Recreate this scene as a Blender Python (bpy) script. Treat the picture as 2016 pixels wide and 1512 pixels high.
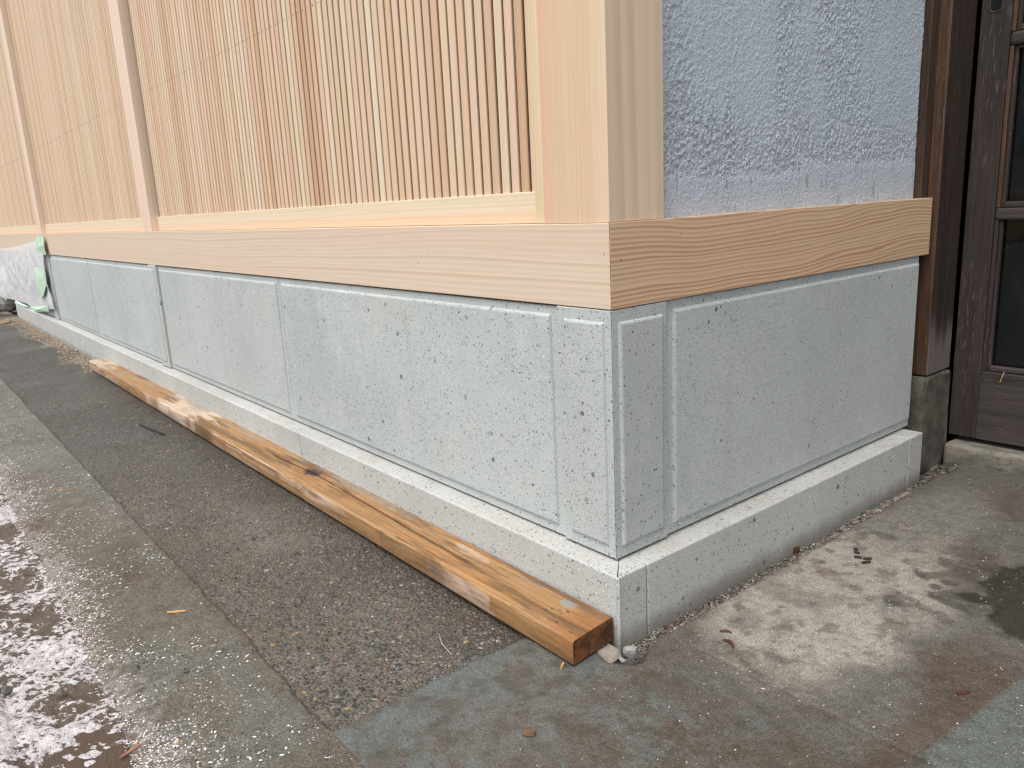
import bpy, bmesh, math, random
import numpy as np
from mathutils import Matrix, Vector

for o in list(bpy.data.objects):
    bpy.data.objects.remove(o)
S = bpy.context.scene
C = S.collection
rng = np.random.default_rng(7)
random.seed(7)

# ------------------------------------------------------------------ camera, sky, sun, exposure
cd = bpy.data.cameras.new('camera')
cam = bpy.data.objects.new('camera', cd)
C.objects.link(cam)
cd.sensor_width = 36.0
cd.lens = 1535.384 / 2016 * 36.0
cd.clip_start = 0.02
cd.clip_end = 500.0
R = ((0.6302, 0.7748, -0.0502), (-0.1442, 0.1803, 0.973), (-0.763, 0.6059, -0.2253))
m = Matrix(((R[0][0], R[1][0], -R[2][0]), (R[0][1], R[1][1], -R[2][1]), (R[0][2], R[1][2], -R[2][2])))
cam.matrix_world = Matrix.Translation((0.82107, -0.85206, 0.72719)) @ m.to_4x4()
S.camera = cam

SUN_EL, SUN_AZ = math.radians(63), math.radians(166)      # azimuth from +Y, clockwise
w = bpy.data.worlds.new('World')
S.world = w
w.use_nodes = True
wn = w.node_tree
for n in list(wn.nodes):
    wn.nodes.remove(n)
sky = wn.nodes.new('ShaderNodeTexSky')
sky.sky_type = 'NISHITA'
sky.sun_disc = False
sky.sun_elevation = SUN_EL
sky.sun_rotation = SUN_AZ
sky.air_density = 1.0
sky.dust_density = 4.0
sky.ozone_density = 1.0
hs = wn.nodes.new('ShaderNodeHueSaturation')              # cloud cover: the same sky, greyer
hs.inputs['Saturation'].default_value = 0.20
bg = wn.nodes.new('ShaderNodeBackground')
bg.inputs['Strength'].default_value = 0.15
wo = wn.nodes.new('ShaderNodeOutputWorld')
wn.links.new(sky.outputs[0], hs.inputs['Color'])
wn.links.new(hs.outputs[0], bg.inputs['Color'])
wn.links.new(bg.outputs[0], wo.inputs['Surface'])

sd = bpy.data.lights.new('sun', 'SUN')
sd.energy = 1.0
sd.angle = math.radians(35)
sd.color = (1.0, 0.97, 0.93)
so = bpy.data.objects.new('sun', sd)
C.objects.link(so)
sdir = Vector((math.sin(SUN_AZ) * math.cos(SUN_EL), math.cos(SUN_AZ) * math.cos(SUN_EL), math.sin(SUN_EL)))
so.rotation_euler = sdir.to_track_quat('Z', 'Y').to_euler()
so.location = sdir * 20

S.view_settings.view_transform = 'Standard'
S.view_settings.look = 'None'
S.view_settings.exposure = 0.72
S.view_settings.gamma = 1.0
S.view_settings.use_curve_mapping = False
S.cycles.filter_width = 1.35
S.render.resolution_x, S.render.resolution_y = 1024, 768

# ------------------------------------------------------------------ object helpers
def empty(name, loc, label, cat, group=None):
    o = bpy.data.objects.new(name, None)
    o.empty_display_size = 0.05
    C.objects.link(o)
    o.location = loc
    o['label'] = label
    o['category'] = cat
    if group:
        o['group'] = group
    return o

def tag(o, label, cat, group=None):
    o['label'] = label
    o['category'] = cat
    if group:
        o['group'] = group
    return o

def struct(o):
    o['kind'] = 'structure'
    return o

def stuff(o):
    o['kind'] = 'stuff'
    return o

def link(name, me, mat, parent=None, loc=(0, 0, 0)):
    o = bpy.data.objects.new(name, me)
    C.objects.link(o)
    if mat is not None and len(me.materials) == 0:
        me.materials.append(mat)
    if parent is not None:
        o.parent = parent
        # mesh coordinates stay world-like: cancel the parent's offset
        o.location = Vector(loc) - parent.location
    else:
        o.location = loc
    return o

def smooth(me, on=True):
    me.polygons.foreach_set('use_smooth', [on] * len(me.polygons))

def pydata(name, verts, faces, col=None):
    me = bpy.data.meshes.new(name)
    me.from_pydata([tuple(v) for v in verts], [], [tuple(f) for f in faces])
    if col is not None:
        add_col(me, col)
    me.update()
    return me

def add_col(me, col):
    a = me.color_attributes.new('Col', 'FLOAT_COLOR', 'POINT')
    c = np.ones((len(me.vertices), 4), np.float32)
    c[:, :col.shape[1]] = col
    a.data.foreach_set('color', c.ravel())

def fast_mesh(name, V, F, col=None):
    """V (n,3), F (m,k) arrays -> mesh"""
    me = bpy.data.meshes.new(name)
    V = np.asarray(V, np.float32)
    F = np.asarray(F, np.int32)
    k = F.shape[1]
    me.vertices.add(len(V))
    me.vertices.foreach_set('co', V.ravel())
    me.loops.add(F.size)
    me.loops.foreach_set('vertex_index', F.ravel())
    me.polygons.add(len(F))
    me.polygons.foreach_set('loop_start', np.arange(0, F.size, k, dtype=np.int32))
    me.update(calc_edges=True)
    if col is not None:
        add_col(me, np.asarray(col, np.float32))
    me.validate()
    return me

def box_bm(bm, x0, x1, y0, y1, z0, z1):
    v = [bm.verts.new(p) for p in ((x0, y0, z0), (x1, y0, z0), (x1, y1, z0), (x0, y1, z0),
                                   (x0, y0, z1), (x1, y0, z1), (x1, y1, z1), (x0, y1, z1))]
    for f in ((0, 3, 2, 1), (4, 5, 6, 7), (0, 1, 5, 4), (1, 2, 6, 5), (2, 3, 7, 6), (3, 0, 4, 7)):
        bm.faces.new([v[i] for i in f])
    return v

def box_me(name, x0, x1, y0, y1, z0, z1, bev=0.0, seg=2):
    bm = bmesh.new()
    box_bm(bm, x0, x1, y0, y1, z0, z1)
    if bev:
        bmesh.ops.bevel(bm, geom=list(bm.edges), offset=bev, segments=seg, affect='EDGES', profile=0.5)
    me = bpy.data.meshes.new(name)
    bm.to_mesh(me)
    bm.free()
    return me

def prism_me(name, poly, z0, z1, bev=0.0, seg=2):
    """poly: ccw list of (x, y)"""
    bm = bmesh.new()
    lo = [bm.verts.new((x, y, z0)) for x, y in poly]
    hi = [bm.verts.new((x, y, z1)) for x, y in poly]
    bm.faces.new(lo[::-1])
    bm.faces.new(hi)
    n = len(poly)
    for i in range(n):
        j = (i + 1) % n
        bm.faces.new((lo[i], lo[j], hi[j], hi[i]))
    if bev:
        bmesh.ops.bevel(bm, geom=list(bm.edges), offset=bev, segments=seg, affect='EDGES', profile=0.5)
    me = bpy.data.meshes.new(name)
    bm.to_mesh(me)
    bm.free()
    return me

# ------------------------------------------------------------------ numpy noise (for geometry and stain maps)
def vnoise(x, y, seed):
    r = np.random.default_rng(seed)
    T = r.random((256, 256))
    xi = np.floor(x).astype(int)
    yi = np.floor(y).astype(int)
    fx = x - xi
    fy = y - yi
    fx = fx * fx * fx * (fx * (fx * 6 - 15) + 10)
    fy = fy * fy * fy * (fy * (fy * 6 - 15) + 10)
    a = T[xi & 255, yi & 255]
    b = T[(xi + 1) & 255, yi & 255]
    c = T[xi & 255, (yi + 1) & 255]
    d = T[(xi + 1) & 255, (yi + 1) & 255]
    return (a * (1 - fx) + b * fx) * (1 - fy) + (c * (1 - fx) + d * fx) * fy

def fbm(x, y, s, octv=4, seed=0, gain=0.5):
    v = 0.0
    a = 1.0
    t = 0.0
    ca, sa = math.cos(0.65), math.sin(0.65)
    X, Y = x * s + 17.3 * seed, y * s - 9.1 * seed
    for i in range(octv):
        v = v + a * vnoise(X, Y, seed * 31 + i)
        t += a
        a *= gain
        X, Y = (X * ca - Y * sa) * 2.03 + 5.1, (X * sa + Y * ca) * 2.03 + 1.7
    return v / t

def sst(a, b, x):
    t = np.clip((x - a) / (b - a), 0, 1)
    return t * t * (3 - 2 * t)

def mixc(c, col, m):
    return c * (1 - m[..., None]) + np.array(col) * m[..., None]

# ------------------------------------------------------------------ material helpers
class NB:
    def __init__(self, name):
        self.m = bpy.data.materials.new(name)
        self.m.use_nodes = True
        self.t = self.m.node_tree
        for n in list(self.t.nodes):
            self.t.nodes.remove(n)
        self.out = self.t.nodes.new('ShaderNodeOutputMaterial')
        self.bsdf = self.t.nodes.new('ShaderNodeBsdfPrincipled')
        self.t.links.new(self.bsdf.outputs[0], self.out.inputs['Surface'])
    def n(self, typ, **kw):
        nd = self.t.nodes.new(typ)
        for k, v in kw.items():
            setattr(nd, k, v)
        return nd
    def put(self, sock, v):
        if isinstance(v, bpy.types.NodeSocket):
            self.t.links.new(v, sock)
        elif v is not None:
            if isinstance(v, (tuple, list)) and len(v) == 3 and sock.type == 'RGBA':
                v = (*v, 1)
            sock.default_value = v
    def obj(self):
        return self.n('ShaderNodeTexCoord').outputs['Object']
    def map(self, vec, scale=(1, 1, 1), loc=(0, 0, 0)):
        nd = self.n('ShaderNodeMapping')
        self.put(nd.inputs['Vector'], vec)
        self.put(nd.inputs['Scale'], scale)
        self.put(nd.inputs['Location'], loc)
        return nd.outputs[0]
    def noise(self, vec, scale, detail=3, rough=0.5, dist=0.0, col=False):
        nd = self.n('ShaderNodeTexNoise')
        self.put(nd.inputs['Vector'], vec)
        self.put(nd.inputs['Scale'], scale)
        self.put(nd.inputs['Detail'], detail)
        self.put(nd.inputs['Roughness'], rough)
        self.put(nd.inputs['Distortion'], dist)
        return nd.outputs['Color' if col else 'Fac']
    def vor(self, vec, scale, feature='F1'):
        nd = self.n('ShaderNodeTexVoronoi', feature=feature)
        self.put(nd.inputs['Vector'], vec)
        self.put(nd.inputs['Scale'], scale)
        return nd
    def ma(self, op, a, b=None, c=None, clamp=False):
        nd = self.n('ShaderNodeMath', operation=op, use_clamp=clamp)
        self.put(nd.inputs[0], a)
        self.put(nd.inputs[1], b)
        self.put(nd.inputs[2], c)
        return nd.outputs[0]
    def vm(self, op, a, b=None):
        nd = self.n('ShaderNodeVectorMath', operation=op)
        self.put(nd.inputs[0], a)
        if b is not None:
            self.put(nd.inputs[1] if op != 'SCALE' else nd.inputs['Scale'], b)
        return nd.outputs[0]
    def sep(self, vec):
        nd = self.n('ShaderNodeSeparateXYZ')
        self.put(nd.inputs[0], vec)
        return nd.outputs
    def comb(self, x, y, z):
        nd = self.n('ShaderNodeCombineXYZ')
        for i, v in enumerate((x, y, z)):
            self.put(nd.inputs[i], v)
        return nd.outputs[0]
    def mix(self, f, a, b, mode='MIX'):
        nd = self.n('ShaderNodeMix', data_type='RGBA', blend_type=mode)
        self.put(nd.inputs['Factor'], f)
        self.put(nd.inputs['A'] if False else nd.inputs[6], a)
        self.put(nd.inputs[7], b)
        return nd.outputs[2]
    def ss(self, x, a, b):
        nd = self.n('ShaderNodeMapRange', interpolation_type='SMOOTHSTEP')
        self.put(nd.inputs[0], x)
        self.put(nd.inputs[1], a)
        self.put(nd.inputs[2], b)
        return nd.outputs[0]
    def lin(self, x, a, b, c=0.0, d=1.0):
        nd = self.n('ShaderNodeMapRange')
        self.put(nd.inputs[0], x)
        for i, v in enumerate((a, b, c, d)):
            self.put(nd.inputs[1 + i], v)
        return nd.outputs[0]
    def ramp(self, x, stops, interp='LINEAR'):
        nd = self.n('ShaderNodeValToRGB')
        cr = nd.color_ramp
        cr.interpolation = interp
        while len(cr.elements) > 1:
            cr.elements.remove(cr.elements[-1])
        cr.elements[0].position = stops[0][0]
        cr.elements[0].color = (*stops[0][1], 1)
        for p, c in stops[1:]:
            e = cr.elements.new(p)
            e.color = (*c, 1)
        self.put(nd.inputs[0], x)
        return nd.outputs[0]
    def attr(self, name='Col'):
        return self.n('ShaderNodeAttribute', attribute_name=name)
    def bump(self, h, strength=0.5, dist=0.002, nrm=None):
        nd = self.n('ShaderNodeBump')
        self.put(nd.inputs['Strength'], strength)
        self.put(nd.inputs['Distance'], dist)
        self.put(nd.inputs['Height'], h)
        if nrm is not None:
            self.put(nd.inputs['Normal'], nrm)
        return nd.outputs[0]
    def fin(self, col, rough=0.6, nrm=None, spec=0.5, **kw):
        self.put(self.bsdf.inputs['Base Color'], col)
        self.put(self.bsdf.inputs['Roughness'], rough)
        self.put(self.bsdf.inputs['Specular IOR Level'], spec)
        if nrm is not None:
            self.put(self.bsdf.inputs['Normal'], nrm)
        for k, v in kw.items():
            self.put(self.bsdf.inputs[k], v)
        return self.m

def stone_mat(name, base=(0.425, 0.455, 0.445), dark=(0.365, 0.395, 0.39), warm=0.25, dust=False, seed=0.0, big=0.5):
    """pale grey volcanic stone: fine dark flecks, larger grey inclusions, pale crystals, small pits"""
    b = NB(name)
    p0 = b.map(b.obj(), loc=(seed, seed * 1.7, seed * 0.6))
    wob = b.vm('SCALE', b.vm('SUBTRACT', b.noise(p0, 180, 2, col=True), (0.5, 0.5, 0.5)), 0.006)
    p = b.vm('ADD', p0, wob)
    wob2 = b.vm('SCALE', b.vm('SUBTRACT', b.noise(p0, 420, 2, col=True), (0.5, 0.5, 0.5)), 0.003)
    p2 = b.vm('ADD', p0, wob2)
    big_n = b.noise(p0, 2.2, 3, 0.55)
    mid = b.noise(p0, 14, 4, 0.6)
    fine = b.noise(p0, 330, 3, 0.65)
    oi = b.n('ShaderNodeObjectInfo').outputs['Random']
    c = b.mix(b.ss(big_n, 0.35, 0.68), base, dark)
    streak = b.noise(b.map(p0, (16, 16, 1.1)), 1.0, 4, 0.6)
    c = b.mix(b.ma('MULTIPLY', b.ss(streak, 0.52, 0.75), 0.35), c, (0.33, 0.335, 0.325))
    c = b.mix(b.ma('MULTIPLY', oi, 0.35), c, (0.40, 0.405, 0.385))
    c = b.mix(b.ma('MULTIPLY', b.ss(mid, 0.5, 0.75), 0.35), c, (0.52, 0.53, 0.51))
    c = b.mix(b.ma('MULTIPLY', b.ss(b.noise(b.map(p0, loc=(3, 1, 8)), 5, 4, 0.6), 0.52, 0.78), warm), c, (0.47, 0.42, 0.36))
    c = b.mix(b.ma('MULTIPLY', b.ss(fine, 0.42, 0.72), 0.30), c, (0.60, 0.61, 0.59))
    c = b.mix(b.ma('MULTIPLY', b.ss(fine, 0.50, 0.26), 0.32), c, (0.24, 0.26, 0.26))
    # dark flecks of three sizes, denser in drifts
    drift = b.ma('MULTIPLY', b.ma('SUBTRACT', b.noise(b.map(p0, loc=(7, 3, 2)), 7, 3, 0.6), 0.5), 0.9)
    def fl(sc, thr, rad, pp):
        v = b.vor(pp, sc)
        s = b.sep(v.outputs['Color'])
        r = b.ma('MULTIPLY', b.ma('ADD', b.ma('MULTIPLY', s[1], 0.7), 0.3), rad)
        inside = b.ss(b.ma('DIVIDE', v.outputs['Distance'], r), 1.05, 0.75)
        return b.ma('MULTIPLY', inside, b.ma('GREATER_THAN', b.ma('ADD', s[0], drift), thr)), s[2]
    m1, r1 = fl(330, 0.28, 0.42, p2)
    m2, r2 = fl(140, 0.46, 0.34, p)
    m3, r3 = fl(48, 1 - 0.26 * big - 0.10, 0.30, p)
    c = b.mix(b.ma('MULTIPLY', m1, b.ma('ADD', b.ma('MULTIPLY', r1, 0.7), 0.25)), c, (0.07, 0.08, 0.08))
    c = b.mix(b.ma('MULTIPLY', m2, b.ma('ADD', b.ma('MULTIPLY', r2, 0.75), 0.25)), c, (0.055, 0.06, 0.06))
    c = b.mix(b.ma('MULTIPLY', m3, b.ma('ADD', b.ma('MULTIPLY', r3, 0.7), 0.2)), c,
              b.mix(r3, (0.24, 0.25, 0.29), (0.07, 0.07, 0.07)))
    mw, rw = fl(120, 0.86, 0.26, b.map(p, loc=(4.2, 1.1, 7.7)))
    c = b.mix(b.ma('MULTIPLY', mw, 0.55), c, (0.72, 0.73, 0.72))
    if dust:                                              # brown dust caught on upward faces, a stain of its own
        g = b.n('ShaderNodeNewGeometry').outputs['Normal']
        up = b.ss(b.sep(g)[2], 0.6, 0.95)
        d = b.ss(b.noise(p0, 9, 5, 0.7), 0.40, 0.72)
        c = b.mix(b.ma('MULTIPLY', up, b.ma('MULTIPLY', d, 0.35)), c, (0.36, 0.31, 0.25))
        sp, _ = fl(210, 0.80, 0.42, b.map(p, loc=(9.1, 2.2, 5.5)))
        c = b.mix(b.ma('MULTIPLY', b.ma('MULTIPLY', sp, up), 0.7), c, (0.12, 0.09, 0.06))
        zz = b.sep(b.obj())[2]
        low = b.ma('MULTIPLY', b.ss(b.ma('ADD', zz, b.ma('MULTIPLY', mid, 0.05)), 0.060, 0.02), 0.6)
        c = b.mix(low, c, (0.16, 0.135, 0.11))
    h = b.ma('ADD', b.ma('MULTIPLY', fine, 0.6), b.ma('MULTIPLY', b.noise(p0, 90, 3, 0.6), 0.7))
    h = b.ma('SUBTRACT', h, b.ma('MULTIPLY', m2, 0.5))
    return b.fin(c, 0.82, b.bump(h, 0.35, 0.0012), spec=0.3)

def wood_mat(name, axis, light, mid, dark, freq=60, wob=1.2, along=0.7, contrast=0.8, across_noise=9,
             tint=None, tint_amt=0.0, tint_scale=12, rough=0.55, rnd=False, palette=None, bump=0.15, specks=0.0,
             face='auto', late=0.72, seed=0.0, vary=0.0, bands=()):
    """planed softwood: growth rings along 'axis', fine fibres, optional heartwood tint and per-object palette"""
    b = NB(name)
    o = b.obj()
    s = b.sep(o)
    ax = {'x': 0, 'y': 1, 'z': 2}[axis]
    oth = [i for i in range(3) if i != ax]
    al, c1, c2 = s[ax], s[oth[0]], s[oth[1]]
    if rnd:
        r = b.n('ShaderNodeObjectInfo').outputs['Random']
        al = b.ma('ADD', al, b.ma('MULTIPLY', r, 37.0))
        c1 = b.ma('ADD', c1, b.ma('MULTIPLY', r, 3.71))
    al = b.ma('ADD', al, seed)
    P = b.comb(b.ma('MULTIPLY', al, along), b.ma('MULTIPLY', c1, across_noise * 0.45), b.ma('MULTIPLY', c2, across_noise * 0.45))
    lowf = b.noise(P, 1.0, 2, 0.5)
    ac = b.ma('ADD', c2 if face == 'second' else c1, b.ma('MULTIPLY', c1 if face == 'second' else c2, 0.55))
    t = b.ma('ADD', b.ma('MULTIPLY', ac, freq), b.ma('MULTIPLY', lowf, wob * freq / 10.0))
    if vary:
        t = b.ma('ADD', t, b.ma('MULTIPLY', b.noise(b.comb(b.ma('MULTIPLY', al, 0.15), 0.0, b.ma('MULTIPLY', ac, freq * 0.22)), 1.0, 2, 0.6), vary))
    fr = b.ma('FRACT', t)
    ring = b.ma('MULTIPLY', b.ss(fr, 0.12, late), b.ss(fr, 1.0, late + 0.16))
    fl = b.n('ShaderNodeTexWhiteNoise', noise_dimensions='1D')
    b.put(fl.inputs['W'], b.ma('FLOOR', t))
    rv = fl.outputs['Value']
    ring = b.ma('MULTIPLY', ring, b.ma('ADD', 0.35, b.ma('MULTIPLY', rv, 0.65)))
    F = b.comb(b.ma('MULTIPLY', al, 5.0), b.ma('MULTIPLY', c1, 420.0), b.ma('MULTIPLY', c2, 420.0))
    fib = b.noise(F, 1.0, 3, 0.6)
    B = b.comb(b.ma('MULTIPLY', al, 0.35), b.ma('MULTIPLY', c1, tint_scale), b.ma('MULTIPLY', c2, tint_scale))
    broad = b.noise(B, 1.0, 2, 0.5)
    if palette:
        base = b.ramp(r, palette, 'LINEAR')
        dk = b.mix(1.0, base, mid, 'MULTIPLY')
    else:
        base, dk = light, mid
    c = b.mix(b.ma('MULTIPLY', ring, contrast), base, dk)
    c = b.mix(b.ma('MULTIPLY', b.ma('MULTIPLY', ring, ring), contrast * 0.5), c, dark if not palette else dk)
    if tint is not None:
        c = b.mix(b.ma('MULTIPLY', b.ss(broad, 0.46, 0.66), tint_amt), c, tint)
    for (bi, lo, hi, soft, bc, ba) in bands:                    # heartwood or sapwood stripe at its place in the board
        q = b.ma('ADD', s[bi], b.ma('MULTIPLY', b.ma('SUBTRACT', broad, 0.5), soft * 1.5))
        k = b.ma('MULTIPLY', b.ss(q, lo - soft, lo + soft), b.ss(q, hi + soft, hi - soft))
        c = b.mix(b.ma('MULTIPLY', k, ba), c, b.mix(1.0, bc, b.mix(b.ma('MULTIPLY', ring, contrast), (1, 1, 1), (0.86, 0.78, 0.70)), 'MULTIPLY'))
    c = b.mix(b.ma('MULTIPLY', b.ss(fib, 0.35, 0.7), 0.22), c, b.mix(1.0, c, (0.80, 0.74, 0.66), 'MULTIPLY'))
    if specks:
        v = b.vor(o, 75)
        sc = b.sep(v.outputs['Color'])
        sp = b.ma('MULTIPLY', b.ss(b.ma('DIVIDE', v.outputs['Distance'], b.ma('MULTIPLY', sc[1], 0.16)), 1.0, 0.7),
                  b.ma('GREATER_THAN', sc[0], 1 - specks))
        c = b.mix(b.ma('MULTIPLY', sp, 0.8), c, (0.12, 0.06, 0.035))
    return b.fin(c, rough, b.bump(b.ma('ADD', b.ma('MULTIPLY', fib, 0.5), ring), bump, 0.0004), spec=0.35)

def old_wood_mat(name, axis, base, pale, wear=0.5, rough=0.5, low_grey=False, sc=1.0):
    b = NB(name)
    s = b.sep(b.obj())
    ax = {'x': 0, 'y': 1, 'z': 2}[axis]
    oth = [i for i in range(3) if i != ax]
    def st(a, c):
        return b.comb(b.ma('MULTIPLY', s[ax], a), b.ma('MULTIPLY', s[oth[0]], c), b.ma('MULTIPLY', s[oth[1]], c))
    g = b.noise(st(6, 190 * sc), 1, 4, 0.65)
    g2 = b.noise(st(2.5, 40 * sc), 1, 4, 0.6)
    fl = b.noise(st(24, 200 * sc), 1, 3, 0.6)
    patch = b.noise(st(5, 11), 1, 3, 0.6)
    c = b.mix(b.ss(g2, 0.3, 0.7), base, tuple(x * 1.9 for x in base))
    c = b.mix(b.ma('MULTIPLY', b.ss(g, 0.55, 0.3), 0.65), c, tuple(x * 0.35 for x in base))
    wm = b.ma('MULTIPLY', b.ss(fl, 0.54, 0.66), b.ss(patch, 0.38, 0.60))
    c = b.mix(b.ma('MULTIPLY', wm, wear), c, pale)
    if low_grey:
        zz = b.ma('ADD', s[2], b.ma('MULTIPLY', b.ma('SUBTRACT', b.noise(st(3, 30), 1, 3), 0.5), 0.22))
        lg = b.ss(zz, 0.40, 0.31)
        c = b.mix(b.ma('MULTIPLY', lg, 0.8), c, (0.17, 0.135, 0.125))
    v = b.vor(b.obj(), 120)
    q = b.sep(v.outputs['Color'])
    sp = b.ma('MULTIPLY', b.ss(b.ma('DIVIDE', v.outputs['Distance'], b.ma('MULTIPLY', q[1], 0.22)), 1.0, 0.6), b.ma('GREATER_THAN', q[0], 0.95))
    c = b.mix(b.ma('MULTIPLY', sp, 0.6), c, (0.35, 0.33, 0.30))
    h = b.ma('ADD', g, b.ma('MULTIPLY', wm, -0.5))
    return b.fin(c, b.lin(wm, 0, 1, rough, 0.85), b.bump(h, 0.5, 0.0012), spec=0.4)

def flat_mat(name, col, rough=0.6, spec=0.4, var=0.25, sc=60, bump=0.2):
    b = NB(name)
    o = b.obj()
    n = b.noise(o, sc, 4, 0.6)
    c = b.mix(b.ss(n, 0.3, 0.7), tuple(x * (1 - var) for x in col), tuple(min(1, x * (1 + var)) for x in col))
    return b.fin(c, rough, b.bump(n, bump, 0.001), spec=spec)

def ground_mat(name, sc=1.0, bumpd=0.0012, tooth=0.5, grit=0.5, peb=0.0):
    """ground sheet: colour map 'Col' (stains, alpha = wetness) with grit, sand grains and tooth on top"""
    b = NB(name)
    o = b.obj()
    a = b.attr()
    wet = a.outputs['Alpha']
    f1 = b.noise(o, 340 * sc, 3, 0.75)
    f2 = b.noise(o, 110 * sc, 4, 0.7)
    f3 = b.noise(o, 38 * sc, 4, 0.65)
    c = a.outputs['Color']
    c = b.mix(b.ma('MULTIPLY', b.ss(f3, 0.58, 0.36), 0.45), c, b.mix(1.0, c, (0.55, 0.52, 0.48), 'MULTIPLY'))
    c = b.mix(b.ma('MULTIPLY', b.ss(f2, 0.52, 0.74), 0.40), c, b.mix(1.0, c, (1.5, 1.48, 1.45), 'MULTIPLY'))
    c = b.mix(b.ma('MULTIPLY', b.ss(f2, 0.48, 0.28), 0.55), c, b.mix(1.0, c, (0.45, 0.42, 0.38), 'MULTIPLY'))
    c = b.mix(b.ma('MULTIPLY', b.ss(f1, 0.51, 0.66), grit), c, b.mix(1.0, c, (2.1, 2.05, 1.95), 'MULTIPLY'))
    c = b.mix(b.ma('MULTIPLY', b.ss(f1, 0.48, 0.32), grit), c, b.mix(1.0, c, (0.28, 0.26, 0.24), 'MULTIPLY'))
    v = b.vor(o, 260 * sc)
    q = b.sep(v.outputs['Color'])
    gr = b.ma('MULTIPLY', b.ss(b.ma('DIVIDE', v.outputs['Distance'], b.ma('ADD', 0.08, b.ma('MULTIPLY', q[1], 0.25))), 1.0, 0.7), b.ma('GREATER_THAN', q[0], 0.86))
    c = b.mix(b.ma('MULTIPLY', gr, 0.6), c, b.ramp(q[2], [(0.0, (0.03, 0.028, 0.026)), (0.45, (0.07, 0.06, 0.05)), (0.7, (0.34, 0.27, 0.20)), (1.0, (0.45, 0.43, 0.40))]))
    h = b.ma('ADD', b.ma('MULTIPLY', f1, 0.5), b.ma('ADD', b.ma('MULTIPLY', f2, 0.8), b.ma('MULTIPLY', gr, 0.5)))
    if peb:                                               # small stones too far away to build
        wv = b.vm('ADD', o, b.vm('SCALE', b.vm('SUBTRACT', b.noise(o, 90, 2, col=True), (0.5, 0.5, 0.5)), 0.006))
        v2 = b.vor(wv, 125)
        q2 = b.sep(v2.outputs['Color'])
        dome = b.ss(v2.outputs['Distance'], 0.50, 0.12)
        c = b.mix(b.ma('MULTIPLY', dome, peb), c, b.mix(0.75, c, b.ramp(q2[0], [(0.0, (0.03, 0.03, 0.032)), (0.4, (0.075, 0.068, 0.06)), (0.75, (0.13, 0.115, 0.10)), (0.93, (0.17, 0.14, 0.10)), (1.0, (0.26, 0.20, 0.12))])))
        c = b.mix(b.ma('MULTIPLY', b.ss(v2.outputs['Distance'], 0.45, 0.75), 0.5 * peb), c, b.mix(1.0, c, (0.45, 0.42, 0.4), 'MULTIPLY'))
        h = b.ma('ADD', h, b.ma('MULTIPLY', dome, 1.6 * peb))
    rough = b.lin(wet, 0, 1, 0.85, 0.28)
    return b.fin(c, rough, b.bump(h, tooth, bumpd), spec=b.lin(wet, 0, 1, 0.25, 0.55))

# ------------------------------------------------------------------ materials
M_STONE = stone_mat('speckled_stone')
M_STONE_R = stone_mat('speckled_stone_coarse', base=(0.45, 0.475, 0.48), dark=(0.39, 0.415, 0.42), seed=4.3, warm=0.12, big=1.0)
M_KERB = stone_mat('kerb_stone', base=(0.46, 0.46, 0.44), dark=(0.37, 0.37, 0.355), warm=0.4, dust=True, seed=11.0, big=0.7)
CREAM, PINK, TAN = (0.60, 0.45, 0.29), (0.60, 0.37, 0.24), (0.53, 0.33, 0.185)
M_SILL_F = wood_mat('sill_wood_pale', 'x', (0.62, 0.505, 0.39), (0.535, 0.405, 0.295), (0.49, 0.35, 0.245), freq=95, wob=1.0, along=0.45,
                    contrast=0.65, across_noise=5, tint=(0.60, 0.455, 0.35), tint_amt=0.5, specks=0.06, face='second', vary=1.6)
M_SILL_R = wood_mat('sill_wood_orange', 'y', (0.66, 0.465, 0.315), (0.47, 0.275, 0.155), (0.38, 0.195, 0.10), freq=125, wob=1.15, along=1.25,
                    contrast=0.85, across_noise=4, tint=(0.61, 0.41, 0.275), tint_amt=0.4, specks=0.012, face='second', seed=3.3, vary=2.2)
M_POST_F = wood_mat('post_wood', 'z', (0.62, 0.465, 0.31), (0.55, 0.375, 0.23), (0.51, 0.335, 0.20), freq=230, wob=0.25, along=0.25,
                    contrast=0.75, across_noise=3, tint=(0.60, 0.42, 0.29), tint_amt=0.3, tint_scale=16, specks=0.01,
                   bands=((0, -0.194, -0.178, 0.003, (0.66, 0.40, 0.28), 0.75), (0, -0.075, -0.030, 0.007, (0.67, 0.53, 0.385), 0.7), (0, -0.22, -0.196, 0.002, (0.68, 0.57, 0.42), 0.8)))
M_MULL = wood_mat('mullion_wood', 'z', (0.70, 0.56, 0.45), (0.64, 0.49, 0.365), (0.60, 0.44, 0.31), freq=120, wob=0.4, along=0.3,
                  contrast=0.5, across_noise=3, tint=(0.68, 0.50, 0.39), tint_amt=0.5, specks=0.01)
M_RAIL = wood_mat('rail_wood', 'x', (0.66, 0.56, 0.42), (0.60, 0.48, 0.33), (0.56, 0.43, 0.28), freq=130, wob=0.7, along=0.6,
                  contrast=0.6, across_noise=4, specks=0.015, face='second', bands=((2, 0.690, 0.7115, 0.0035, (0.68, 0.49, 0.34), 0.8),))
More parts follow.
